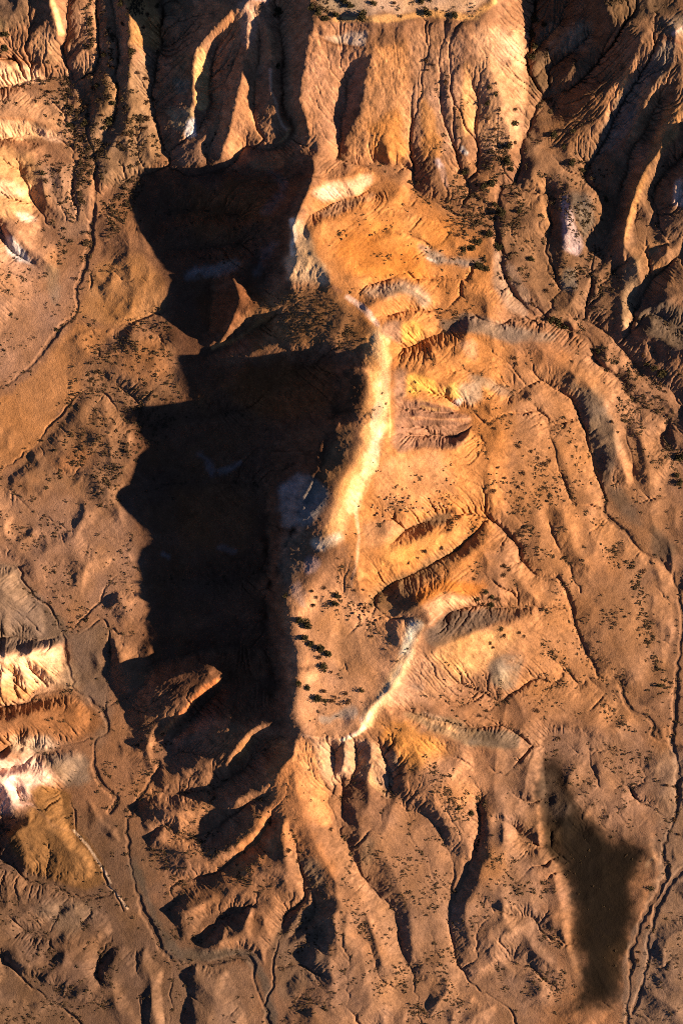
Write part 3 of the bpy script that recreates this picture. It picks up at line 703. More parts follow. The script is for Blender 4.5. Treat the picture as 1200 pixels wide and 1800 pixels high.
def height(x, y):
    """ground height (survey units) at survey position"""
    i = np.clip(np.searchsorted(XF, x) - 1, 0, len(XF)-2); j = np.clip(np.searchsorted(YF, y) - 1, 0, len(YF)-2)
    u = (x - XF[i])/(XF[i+1]-XF[i]); v = (y - YF[j])/(YF[j+1]-YF[j])
    return (ZF[j, i]*(1-u)+ZF[j, i+1]*u)*(1-v) + (ZF[j+1, i]*(1-u)+ZF[j+1, i+1]*u)*v
PAINT = """
# A = area, S = stroke(width); colour r g b (linear albedo), opacity, softness, [width], points
# --- broad soils
A 0.407 0.228 0.138 .9 40 -80 380 60 380 130 470 110 570 40 650 -80 720
A 0.427 0.209 0.087 .9 10 132 565 205 572 160 620 140 660 136 690 100 730 60 780 0 835 -80 880 -80 740 20 690 90 610
A 0.407 0.209 0.087 .9 12 160 470 240 440 285 480 290 545 240 565 180 568 140 555
A 0.262 0.144 0.078 .9 20 210 575 300 600 330 700 330 820 230 900 60 850 10 830 60 790 140 700 150 640
A 0.330 0.158 0.069 .7 20 200 600 280 590 310 660 250 680 200 640
A 0.349 0.149 0.055 .6 18 80 810 150 780 170 810 110 830
A 0.359 0.200 0.124 .8 40 -80 860 150 880 240 920 250 1090 130 1100 60 1040 -80 980
A 0.184 0.130 0.092 .95 10 -80 985 30 990 50 1035 90 1075 120 1110 110 1130 60 1150 -80 1140
A 0.165 0.112 0.078 .9 14 110 1112 190 1095 200 1140 190 1280 170 1330 140 1220 120 1160
A 0.252 0.135 0.074 .8 25 190 1100 260 1110 270 1210 300 1300 200 1330 190 1200
A 0.718 0.450 0.285 1 12 -80 1155 20 1150 80 1136 110 1140 95 1180 110 1200 80 1218 20 1240 -80 1250
S 0.436 0.205 0.055 .5 8 7 0 1200 40 1195 60 1215
S 0.388 0.167 0.046 .6 6 5 5 1165 25 1185 22 1170
A 0.407 0.279 0.175 .8 14 80 1150 130 1170 145 1210 100 1212 70 1190
A 0.262 0.121 0.051 .9 14 -80 1250 60 1242 110 1220 160 1240 180 1280 150 1300 60 1310 -80 1330
A .55 .42 .30 .8 12  20 1300 80 1296 120 1310 60 1322 20 1325
A 0.737 0.491 0.386 1 14 -80 1330 20 1340 60 1330 100 1370 60 1400 0 1440 -80 1440
A .25 .19 .14 .8 12  60 1335 150 1330 160 1380 110 1385 90 1360
A 0.281 0.135 0.041 .95 8 20 1455 60 1420 50 1395 80 1385 115 1395 135 1465 160 1490 190 1550 150 1568 90 1550 40 1530 20 1500
S 0.601 0.377 0.304 .8 5 4 20 1415 50 1415 65 1428 90 1450 130 1464
S 0.407 0.270 0.175 .8 3 3 140 1475 160 1500 180 1535 190 1550
S 0.407 0.279 0.184 .7 3 3 186 1558 205 1580 222 1602
A 0.165 0.088 0.051 .85 40 -80 1560 180 1580 260 1650 290 1720 -80 1740
A 0.242 0.112 0.051 .7 30 60 1680 150 1640 200 1640 160 1720 100 1760
A 0.272 0.158 0.092 .8 25 -80 1680 60 1690 130 1800 120 1860 -80 1860
A 0.388 0.233 0.147 .8 16 300 1700 440 1700 460 1800 440 1860 270 1860
A 0.301 0.158 0.087 .7 30 230 1480 330 1400 400 1400 380 1480 300 1560 250 1620
A .17 .13 .10 .9 8  222 1520 260 1600 290 1680 320 1700 430 1690 460 1730 480 1860 500 1860 470 1730 450 1680 400 1668 320 1675 285 1640 255 1570 235 1500
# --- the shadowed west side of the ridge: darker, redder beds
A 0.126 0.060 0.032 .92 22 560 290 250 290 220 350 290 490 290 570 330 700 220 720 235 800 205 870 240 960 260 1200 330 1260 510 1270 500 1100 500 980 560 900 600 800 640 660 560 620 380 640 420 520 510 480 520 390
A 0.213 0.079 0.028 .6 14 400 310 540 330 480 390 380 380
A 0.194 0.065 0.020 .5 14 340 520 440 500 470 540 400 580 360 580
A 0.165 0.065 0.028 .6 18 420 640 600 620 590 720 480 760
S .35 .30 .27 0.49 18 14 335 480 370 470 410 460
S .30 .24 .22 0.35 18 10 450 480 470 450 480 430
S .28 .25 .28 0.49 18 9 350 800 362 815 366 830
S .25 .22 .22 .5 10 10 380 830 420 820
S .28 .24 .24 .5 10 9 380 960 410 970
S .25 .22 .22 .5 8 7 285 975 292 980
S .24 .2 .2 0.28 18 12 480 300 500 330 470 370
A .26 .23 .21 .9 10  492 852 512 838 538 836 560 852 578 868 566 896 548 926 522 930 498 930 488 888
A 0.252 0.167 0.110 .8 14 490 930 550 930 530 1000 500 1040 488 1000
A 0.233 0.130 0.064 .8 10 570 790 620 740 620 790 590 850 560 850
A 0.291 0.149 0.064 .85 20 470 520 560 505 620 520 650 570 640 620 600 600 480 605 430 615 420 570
# --- ridge and east orange slopes
A 0.446 0.200 0.069 .95 35 540 340 660 300 760 350 880 440 860 560 900 620 900 800 870 900 850 1000 700 1070 620 1040 600 960 600 880 650 780 680 650 620 540 520 440
A 0.504 0.186 0.035 .8 30 600 400 720 420 760 500 660 490 590 460
A 0.524 0.205 0.041 .7 20 640 460 760 470 740 500 640 490
A 0.533 0.233 0.064 .7 20 640 400 700 380 800 400 790 430 680 440
A 0.582 0.295 0.138 .8 20 690 800 780 800 800 850 740 890 660 880 650 840
S 0.349 0.177 0.083 .6 14 14 690 890 760 895 800 870 780 850
S 0.388 0.158 0.055 .7 8 10 655 585 690 600 690 650 683 690
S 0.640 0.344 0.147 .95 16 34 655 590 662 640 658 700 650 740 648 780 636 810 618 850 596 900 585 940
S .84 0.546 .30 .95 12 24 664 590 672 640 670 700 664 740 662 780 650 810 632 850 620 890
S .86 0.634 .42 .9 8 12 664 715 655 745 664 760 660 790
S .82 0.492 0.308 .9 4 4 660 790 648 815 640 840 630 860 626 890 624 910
S 0.718 0.409 0.184 .8 3 3 668 580 680 620 682 680 683 740 684 770
S 0.679 0.392 0.221 .8 4 4 626 900 630 950 622 1000 618 1030
S 0.698 0.491 0.405 .9 8 9 610 525 630 540 645 555 660 572
S 0.291 0.140 0.074 .8 5 6 588 508 598 514
A 0.621 0.419 0.248 .95 10 512 385 530 392 545 430 575 480 580 505 540 500 505 490 500 460 515 440 506 410
S .78 .66 .50 .9 6 7  512 392 516 420 514 450
A 0.640 0.392 0.258 .9 8 548 345 590 322 650 310 655 325 610 345 575 360
A 0.718 0.491 0.386 .8 8 560 350 590 330 600 345 570 358
A 0.291 0.177 0.110 .85 8 540 385 600 355 655 335 664 342 625 370 580 388
# fluted outcrops on the east side
A 0.262 0.158 0.106 .9 7 664 578 690 562 705 566 705 606 690 600 672 592
A 0.640 0.344 0.092 .9 6 705 572 725 566 745 578 742 592 722 606 708 600
A 0.242 0.144 0.101 .9 10 690 655 720 650 715 700 690 715
A 0.660 0.368 0.092 .95 6 718 660 740 656 765 672 770 695 745 690 730 702 716 690
A 0.640 0.377 0.110 .95 6 775 685 795 672 830 690 825 700 800 700 780 702
A .74 .68 .64 .95 6  790 700 815 702 812 716 795 712
S 0.679 0.377 0.110 .9 4 4 725 712 750 706
A 0.272 0.153 0.101 .9 9 688 705 740 705 830 730 820 765 800 785 715 795 690 785
S 0.533 0.316 0.129 .7 4 5 740 716 770 722
S 0.446 0.223 0.110 .7 5 5 720 735 780 740 815 738
A .25 .19 .14 .8 8  815 655 840 660 900 690 908 700 880 697 840 680
A .36 .27 .2 .85 8 805 680 845 672 852 700 830 715 812 700
A .20 .155 .12 .85 8  770 565 830 552 880 568 920 580 975 585 970 600 900 602 830 585 780 590
A .24 .2 .17 .9 8  735 432 790 448 850 455 845 468 770 462 740 452
S .62 .55 .5 .8 4 4 750 455 765 458
A .32 .26 .2 .8 12  640 508 700 495 745 500 760 540 700 520 650 525
S 0.582 0.368 0.230 .8 5 6 715 505 735 512 752 528
A .50 0.300 0.187 .6 8 800 600 830 600 835 640 815 620
# ridges south of those
A 0.388 0.205 0.101 .8 14 640 920 740 915 700 945 640 965
A 0.233 0.149 0.087 .9 8 700 950 715 930 760 905 800 900 780 920 720 935
A 0.563 0.279 0.092 .8 14 680 960 780 930 800 945 720 985 660 1000
A 0.233 0.140 0.069 .9 14 640 1050 700 1010 790 960 850 930 830 960 740 1020 720 1080 650 1085
A 0.504 0.186 0.037 .85 10 715 1045 760 1025 850 1020 850 1040 780 1045 735 1060
A 0.582 0.327 0.184 .8 8 735 1065 790 1045 840 1045 800 1065 755 1085
A 0.126 0.088 0.064 .95 5 740 1110 800 1070 870 1072 930 1068 930 1078 860 1098 790 1130 760 1135
S 0.533 0.320 0.202 .6 3 4 752 1095 775 1078
A 0.563 0.307 0.133 .85 20 750 1150 830 1110 900 1098 920 1120 860 1160 820 1200 770 1180
A .24 .19 .14 .85 8  855 1165 880 1150 915 1152 918 1175 905 1205 885 1215 865 1205
A .52 .42 .3 .7 9 870 1168 885 1165 895 1195 878 1195
# mesa bowl
A .56 .30 .16 .95 24  510 1040 600 1020 640 1060 740 1090 735 1150 700 1210 650 1260 610 1290 545 1290 520 1270 515 1150
A 0.349 0.186 0.092 .7 25 580 1100 660 1090 660 1180 600 1200
S .78 .68 .54 .9 14 16  720 1110 722 1125 712 1150
S 0.660 0.368 0.202 .9 10 10 712 1150 703 1185 680 1210 660 1235
S 0.640 0.392 0.258 .9 5 6 705 1170 690 1200 655 1238 640 1255
S 0.698 0.474 0.414 .9 6 7 635 1260 640 1275 620 1290 600 1298
S 0.601 0.344 0.202 .9 4 4 530 1290 560 1296 590 1298
S .40 .34 .28 .7 10 12  575 1265 600 1255 620 1250
S .74 .60 .46 .9 16 14  560 955 580 950 592 945
S 0.582 0.392 0.350 .8 14 16 550 985 540 1000
S 0.582 0.377 0.294 .7 10 12 520 1030 535 1060
A 0.388 0.223 0.138 .85 16 735 1150 790 1180 800 1220 700 1240 680 1220 710 1190
S 0.272 0.186 0.138 .6 8 9 725 1200 740 1205
S .46 0.276 0.165 .8 5 7 745 1252 780 1265
A 0.233 0.158 0.092 .9 7 700 1248 800 1265 850 1285 910 1290 900 1315 830 1312 760 1285
A 0.533 0.242 0.064 .85 20 660 1262 720 1275 780 1300 800 1330 720 1360 690 1320
A 0.446 0.233 0.120 .8 20 740 1330 850 1330 850 1420 780 1450 730 1400
# south fan
A 0.582 0.278 0.120 .95 10 516 1295 540 1300 560 1340 575 1400 585 1450 560 1460 530 1420 516 1370
A 0.446 0.268 0.162 .9 8 545 1300 640 1300 690 1325 690 1390 640 1370 600 1370 580 1390 560 1340
S .28 .21 .15 .7 4 6 605 1320 612 1350
S .28 .21 .15 .7 4 6 688 1320 696 1345
S 0.582 0.349 0.172 .7 5 9 630 1330 650 1370 680 1400
S 0.621 0.409 0.221 .6 5 6 560 1320 570 1350
A 0.407 0.186 0.078 .9 18 480 1300 514 1300 518 1380 540 1440 600 1530 590 1580 540 1500 480 1480 440 1540 390 1560 420 1500 470 1400
A 0.466 0.223 0.083 .7 12 440 1280 400 1350 420 1340 450 1290
S 0.582 0.221 0.083 .9 8 8 380 1196 345 1225 312 1262 278 1302
S 0.533 0.260 0.101 .9 6 6 472 558 440 575 410 595 375 613
A 0.320 0.177 0.101 .85 40 590 1480 700 1430 830 1450 830 1600 850 1700 900 1860 560 1860 590 1680
A 0.407 0.186 0.078 .6 30 560 1480 640 1580 680 1700 640 1680 600 1560
A 0.204 0.140 0.092 .85 10 480 1650 550 1590 580 1620 570 1720 500 1760 480 1740
A 0.233 0.149 0.092 .8 10 640 1470 660 1480 645 1530 625 1510
A 0.213 0.149 0.097 .8 10 525 1510 570 1510 575 1570 540 1570
A 0.407 0.186 0.074 .8 16 845 1390 865 1400 870 1560 840 1560 850 1480
# --- right plain and lower right
A 0.330 0.167 0.078 .9 50 900 620 1100 640 1180 900 1150 1250 1000 1300 900 1200 880 1000 900 800
A 0.349 0.153 0.055 .6 25 1040 970 1120 980 1100 1020 1040 1010
A 0.339 0.153 0.064 .6 25 930 590 1010 620 990 650 920 640
A .20 .155 .11 .85 16  990 655 1055 690 1080 740 1090 810 1060 850 1040 800 1020 720
A .09 .07 .055 .9 12  1055 800 1075 800 1080 850 1110 870 1130 930 1095 910 1065 870
A .05 .038 .027 .9 10  1142 920 1165 930 1198 960 1190 985 1165 985 1145 960
A 0.262 0.153 0.097 .85 30 870 1290 1000 1280 1180 1310 1160 1500 1050 1470 960 1400 950 1600 1000 1740 900 1860 860 1700 850 1500
A 0.349 0.167 0.064 .6 18 850 1480 890 1500 880 1570 845 1550
A 0.233 0.153 0.106 .9 30 1150 1330 1300 1300 1300 1860 1100 1860 1110 1700 1160 1560
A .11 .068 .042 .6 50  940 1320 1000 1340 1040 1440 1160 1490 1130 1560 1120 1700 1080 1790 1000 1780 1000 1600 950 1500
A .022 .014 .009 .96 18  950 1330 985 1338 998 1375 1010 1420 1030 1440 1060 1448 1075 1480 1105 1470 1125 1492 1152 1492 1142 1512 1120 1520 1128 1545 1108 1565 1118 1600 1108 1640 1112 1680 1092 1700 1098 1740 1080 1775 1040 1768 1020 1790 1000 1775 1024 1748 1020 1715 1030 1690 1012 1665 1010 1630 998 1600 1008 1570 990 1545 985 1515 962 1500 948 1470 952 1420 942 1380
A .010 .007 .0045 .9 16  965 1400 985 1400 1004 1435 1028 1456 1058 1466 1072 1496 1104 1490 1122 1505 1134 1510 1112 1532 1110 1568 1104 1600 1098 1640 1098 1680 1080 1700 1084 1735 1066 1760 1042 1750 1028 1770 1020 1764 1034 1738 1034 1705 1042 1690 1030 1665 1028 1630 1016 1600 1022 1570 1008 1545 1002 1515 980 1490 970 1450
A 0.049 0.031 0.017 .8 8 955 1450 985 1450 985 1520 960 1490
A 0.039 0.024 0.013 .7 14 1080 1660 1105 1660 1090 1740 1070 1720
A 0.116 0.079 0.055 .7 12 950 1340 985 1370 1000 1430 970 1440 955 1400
S 0.330 0.214 0.129 .8 6 6 1140 1525 1152 1512
S .21 .145 .105 .55 6 9  1180 1300 1192 1360 1184 1430 1165 1490 1168 1540 1145 1590 1115 1650 1106 1700 1100 1800
S .21 .145 .105 .55 6 9  1230 1500 1190 1540 1160 1580 1140 1650 1130 1720 1110 1780
# --- upper left
A 0.349 0.195 0.110 .85 30 130 0 290 0 300 280 180 300 130 280 60 160 130 100
A 0.485 0.251 0.092 .9 10 226 -60 280 -60 284 60 275 90 228 80
S 0.718 0.426 0.202 .95 6 9 94 0 105 35 113 65
A 0.407 0.242 0.138 .8 14 60 60 100 60 112 110 70 110
A 0.718 0.431 0.253 .95 7 -60 112 50 112 78 124 84 146 40 148 -60 155
S 0.388 0.177 0.074 .7 4 4 -60 108 40 106 70 110
A 0.718 0.458 0.267 .95 7 -60 212 40 212 100 232 104 246 60 242 -60 244
A 0.601 0.392 0.276 .9 6 60 222 110 236 106 250 70 242
S 0.407 0.186 0.083 .7 4 4 -20 207 60 212 110 230
A 0.388 0.223 0.129 .8 14 -60 155 100 165 150 250 100 240 40 205 -60 205
A 0.485 0.279 0.129 .85 16 -60 250 60 275 90 350 40 380 -60 380
A 0.698 0.426 0.258 .9 7 -60 315 30 318 54 338 40 346 -60 340
A 0.718 0.508 0.423 .95 6 24 370 50 375 64 388 40 390
A .60 .55 .52 .9 6  5 410 20 412 45 440 60 465 30 460 12 440
A 0.291 0.205 0.143 .8 8 78 455 100 470 104 510 95 540 80 500
A 0.330 0.195 0.120 .8 16 60 300 150 280 160 400 110 420
A 0.194 0.121 0.074 .8 14 -60 0 70 -10 60 50 -60 60
A .14 .11 .05 .6 12 -60 30 30 40 -60 90
# --- top cliffs
A 0.349 0.186 0.101 .8 20 290 -60 545 -60 545 260 300 280
A 0.165 0.112 0.069 .85 12 285 0 350 0 345 60 300 110 288 90
S 0.718 0.426 0.202 1 4 9 352 95 357 130 352 160
S 0.718 0.431 0.121 .9 4 8 347 172 352 190
A 0.698 0.409 0.184 1 5 347 90 360 88 370 120 366 190 345 190 340 150
A 0.252 0.149 0.074 .85 8 305 100 340 95 340 165 300 170
A .3 .26 .18 .6 6 305 140 335 142 330 165 308 168
A .40 .30 .17 .8 8 290 185 345 190 335 230 300 220
A .72 .68 .66 1 4  332 210 342 208 345 238 325 245 322 235
A 0.330 0.186 0.110 .85 8 300 250 340 240 360 285 320 295
A 0.446 0.223 0.110 .9 10 378 60 440 10 460 60 450 200 440 260 390 280 375 230 400 180 400 100
A 0.698 0.474 0.423 .95 6 425 -10 470 -10 470 20 430 15
A 0.524 0.316 0.202 .8 8 425 15 450 20 450 90 425 90
S 0.698 0.409 0.258 .9 4 5 478 130 480 165 488 195 500 222 508 232
A 0.446 0.233 0.110 .8 8 462 60 478 60 500 100 495 130 475 110
S 0.679 0.392 0.184 .9 4 5 492 250 505 240 511 228
A 0.388 0.186 0.087 .8 8 440 270 520 260 500 298 440 298
A .64 .42 .27 .97 12  560 -60 860 -60 860 14 845 30 830 40 800 36 770 46 735 38 700 44 670 36 640 46 610 36 585 42 565 30
A .34 .26 .17 .8 16 555 10 640 10 640 42 560 45
S 0.679 0.377 0.147 .9 6 10 590 55 640 50 700 50 760 46 830 48 862 22
A 0.427 0.223 0.124 .9 14 535 60 650 60 640 160 600 250 590 285 545 260 530 170
A .58 .44 .34 .9 5  570 82 650 70 640 98 600 92
S 0.242 0.112 0.055 .9 3 3 565 84 590 92 625 98 640 102
A .50 .25 .11 .9 18  648 100 720 90 728 200 720 300 680 290 600 285 612 250 640 200
A 0.524 0.223 0.055 .7 10 640 220 700 200 715 290 660 285
A 0.388 0.223 0.138 .85 16 722 70 810 70 805 260 740 280 722 200
A 0.504 0.242 0.083 .9 8 742 160 760 200 770 280 742 280 738 220
A 0.640 0.344 0.156 .95 6 815 118 826 130 840 190 835 230 815 255 808 200
A 0.485 0.279 0.156 .9 14 830 60 920 70 922 250 850 280 835 200
A 0.601 0.344 0.202 .7 10 860 60 915 90 918 140 880 110
S .62 0.484 .48 .9 6 8 765 285 775 300 785 325
S .58 .52 .48 .9 6 7  808 265 820 275
A 0.330 0.167 0.078 .8 16 660 290 860 290 880 400 800 380 720 330
# --- upper right
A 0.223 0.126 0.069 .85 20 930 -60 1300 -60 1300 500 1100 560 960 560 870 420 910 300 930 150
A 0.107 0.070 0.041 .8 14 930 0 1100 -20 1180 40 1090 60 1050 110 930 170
A .20 .16 .11 .8 10  950 60 1030 55 1040 90 960 110
A .36 .27 .19 .8 10  1150 60 1200 40 1300 30 1300 120 1180 80
S 0.718 0.474 0.386 .9 4 5 1168 80 1185 68 1200 58 1220 50
S 0.155 0.065 0.037 .8 4 5 1140 84 1165 88 1200 98
A 0.466 0.242 0.120 .9 8 1075 150 1108 115 1115 125 1085 180 1060 220 1040 215
S 0.679 0.360 0.147 .8 5 6 1095 135 1088 160 1078 180
A .20 .16 .12 .9 12  1150 95 1180 100 1140 160 1100 230 1060 270 1030 300 1060 220 1100 150
A 0.291 0.149 0.069 .8 14 940 230 1060 150 1050 220 1000 280 950 260
A 0.446 0.233 0.092 .9 8 1165 195 1190 190 1185 250 1160 275 1135 300 1115 370 1102 420 1095 440 1090 420 1105 350 1130 290
A 0.369 0.205 0.101 .85 10 1130 150 1165 140 1150 190 1130 230 1095 270 1100 230
A 0.407 0.214 0.097 .8 12 1130 420 1180 430 1160 490 1140 480
A .60 0.458 .46 .9 6 985 345 995 340 1010 390 1025 430 1015 445 990 440 985 400
A .20 .165 .135 .85 10  1000 340 1030 340 1045 390 1030 420 1010 390
A .24 .2 .16 .8 8  985 470 1015 470 1015 510 990 510
A 0.407 0.270 0.156 .85 10 1095 460 1120 450 1120 510 1105 580 1090 560
A 0.698 0.491 0.386 .9 5 1183 330 1195 310 1198 370 1182 365
A .085 .075 .055 .9 12  1115 540 1150 525 1200 540 1260 560 1260 620 1180 620 1120 580
A 0.310 0.167 0.083 .8 14 930 300 960 320 965 400 935 400
A 0.291 0.195 0.138 .85 8 868 430 905 470 935 520 925 560 890 540 870 500
A .13 .10 .075 .85 6  835 1282 880 1282 915 1292 912 1312 860 1312 820 1305
S .50 0.300 0.154 .8 5 7 748 1262 775 1272 800 1285
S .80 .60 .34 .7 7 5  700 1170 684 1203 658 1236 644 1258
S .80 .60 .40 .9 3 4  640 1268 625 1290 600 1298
A 0.213 0.140 0.078 .6 18 130 120 290 110 290 260 220 330 170 330 150 250
A .15 .085 .05 .5 60  -80 1420 240 1420 300 1600 560 1620 560 1860 -80 1860
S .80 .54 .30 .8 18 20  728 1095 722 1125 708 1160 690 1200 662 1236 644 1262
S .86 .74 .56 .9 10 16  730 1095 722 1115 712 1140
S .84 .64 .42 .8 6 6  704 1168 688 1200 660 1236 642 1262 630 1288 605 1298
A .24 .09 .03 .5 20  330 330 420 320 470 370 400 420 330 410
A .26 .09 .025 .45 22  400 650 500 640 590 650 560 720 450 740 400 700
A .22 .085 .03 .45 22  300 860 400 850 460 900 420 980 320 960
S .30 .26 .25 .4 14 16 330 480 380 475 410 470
A .115 .08 .058 .5 60  -80 1440 240 1430 300 1620 420 1700 420 1860 -80 1860



A .24 .155 .105 .3 60  -80 850 240 850 240 1100 -80 1100
A .25 .155 .10 .3 60  1040 500 1300 500 1300 1300 1060 1300
A .24 .15 .10 .35 60  500 1560 940 1560 940 1860 500 1860
A .20 .105 .04 .85 10  20 1455 60 1420 50 1395 80 1385 115 1395 135 1465 160 1490 190 1550 150 1568 90 1550 40 1530 20 1500
A .105 .08 .06 .9 9  228 1540 262 1605 292 1678 322 1696 430 1688 456 1730 476 1860 496 1860 466 1730 448 1682 400 1672 322 1680 288 1640 258 1575 238 1515
A .40 .19 .06 .8 9  -60 1212 10 1205 60 1212 50 1232 0 1240 -60 1245
S .44 .22 .08 .7 5 6  20 1170 30 1190 24 1205
S .40 .20 .08 .7 5 6  60 1165 80 1185
A .18 .125 .085 .7 16  60 1590 130 1585 180 1590 140 1640 100 1650
S .60 .44 .31 .9 2 4  128 1462 150 1488 172 1520 188 1545 192 1556
S .58 .42 .30 .8 2 4  188 1560 206 1582 222 1602
"""

# ---------------------------------------------------------------- mineral map: the colour the beds themselves have
XP = np.arange(-80.0, 1281.0, 2.0); YP = np.arange(-80.0, 1881.0, 2.0)
WPX = noise(XP, YP, 40, 31, 4, 0.6) * 9; WPY = noise(XP, YP, 40, 32, 4, 0.6) * 9
BRK = noise(XP, YP, 22, 33, 4, 0.75)
PX = XP[None, :] + WPX; PY = YP[:, None] + WPY
MAP = np.empty((len(YP), len(XP), 3), np.float32); MAP[:] = (0.255, 0.133, 0.072)

def poly_mask(px, py, v):
    m = np.zeros(px.shape, bool); n = len(v)
    for k in range(n):
        x0, y0 = v[k]; x1, y1 = v[(k+1) % n]
        if y0 == y1: continue
        m ^= ((py >= min(y0, y1)) & (py < max(y0, y1)) & (px < x0 + (py-y0)*(x1-x0)/(y1-y0)))
    return m

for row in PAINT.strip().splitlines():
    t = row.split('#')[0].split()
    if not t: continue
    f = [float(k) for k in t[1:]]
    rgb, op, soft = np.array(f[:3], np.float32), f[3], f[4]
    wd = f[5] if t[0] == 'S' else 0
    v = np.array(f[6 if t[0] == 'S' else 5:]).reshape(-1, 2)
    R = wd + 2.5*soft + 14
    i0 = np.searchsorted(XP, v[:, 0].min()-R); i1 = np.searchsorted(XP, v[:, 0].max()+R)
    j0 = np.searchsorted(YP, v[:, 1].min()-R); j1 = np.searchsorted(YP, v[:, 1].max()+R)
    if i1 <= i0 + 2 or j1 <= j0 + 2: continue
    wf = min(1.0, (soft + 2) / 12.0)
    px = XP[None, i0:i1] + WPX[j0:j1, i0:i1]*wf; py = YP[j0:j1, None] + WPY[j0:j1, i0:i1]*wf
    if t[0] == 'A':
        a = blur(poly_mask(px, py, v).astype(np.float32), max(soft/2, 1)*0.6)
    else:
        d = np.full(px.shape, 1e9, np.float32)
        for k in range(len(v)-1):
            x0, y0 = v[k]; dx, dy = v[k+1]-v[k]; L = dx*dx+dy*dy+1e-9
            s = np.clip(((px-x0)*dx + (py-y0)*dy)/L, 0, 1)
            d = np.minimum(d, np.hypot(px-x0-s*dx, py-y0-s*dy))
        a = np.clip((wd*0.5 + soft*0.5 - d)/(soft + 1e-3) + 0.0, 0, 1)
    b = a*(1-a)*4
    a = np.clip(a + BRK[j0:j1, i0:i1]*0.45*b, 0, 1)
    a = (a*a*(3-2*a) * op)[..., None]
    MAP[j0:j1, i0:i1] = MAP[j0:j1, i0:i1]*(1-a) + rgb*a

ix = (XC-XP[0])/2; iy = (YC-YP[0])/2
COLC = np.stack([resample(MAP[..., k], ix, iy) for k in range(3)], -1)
# downslope streaks: sediment carried along the flow paths
order = np.argsort(core.ravel(), kind='stable').tolist()
recl = rec.tolist(); S = noise(XC, YC, 6, 41, 3, 0.8).ravel().tolist()
for i in reversed(order):
    q = recl[i]
    if q != i: S[q] = S[q]*0.25 + S[i]*0.75
S = blur(np.array(S, np.float32).reshape(core.shape), 0.6)
mott = noise(XC, YC, 60, 42, 5, 0.65)
spk = noise(XC, YC, 9, 43, 3, 0.8)
mul = 1 + (0.10 + 0.30*steepF)*np.clip(S*1.6, -1, 1) + 0.14*mott + 0.14*spk
COLC *= np.clip(mul, 0.5, 1.6)[..., None]
hue = noise(XC, YC, 45, 44, 4, 0.6)
COLC[..., 0] *= 1 + 0.06*hue; COLC[..., 2] *= 1 - 0.16*hue
# old wash beds are greyer and a little paler/darker in patches
bed = np.clip(G/2.5, 0, 1)[..., None]
COLC = COLC*(1-0.45*bed) + np.array([0.15, 0.085, 0.055], np.float32)*0.45*bed
COLC = np.clip(COLC, 0.005, 0.86).astype(np.float32)

# ---------------------------------------------------------------- the terrain sheet
def grid_mesh(name):
    ny, nx = ZF.shape
    me = bpy.data.meshes.new(name)
    co = np.empty((ny, nx, 3), np.float32)
    co[..., 0] = wx(XF)[None, :]; co[..., 1] = wy(YF)[:, None]; co[..., 2] = ZF*SC
    idx = np.arange(ny*nx, dtype=np.int32).reshape(ny, nx)
    f = np.stack([idx[:-1, :-1], idx[1:, :-1], idx[1:, 1:], idx[:-1, 1:]], -1).reshape(-1)
    nf = f.size//4
    me.vertices.add(ny*nx); me.vertices.foreach_set('co', co.ravel())
    me.loops.add(f.size); me.loops.foreach_set('vertex_index', f)
    me.polygons.add(nf)
    me.polygons.foreach_set('loop_start', np.arange(0, f.size, 4, dtype=np.int32))
    me.polygons.foreach_set('loop_total', np.full(nf, 4, np.int32))
    me.polygons.foreach_set('use_smooth', np.ones(nf, bool))
    me.update(calc_edges=True)
    return me

me = grid_mesh('terrain')
col = np.empty(ZF.shape + (4,), np.float32); col[..., 3] = 1
jx = np.clip(np.searchsorted(XC, XF), 0, len(XC)-1); jy = np.clip(np.searchsorted(YC, YF), 0, len(YC)-1)
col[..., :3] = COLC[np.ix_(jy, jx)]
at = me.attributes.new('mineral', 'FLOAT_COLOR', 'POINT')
at.data.foreach_set('color', col.ravel())

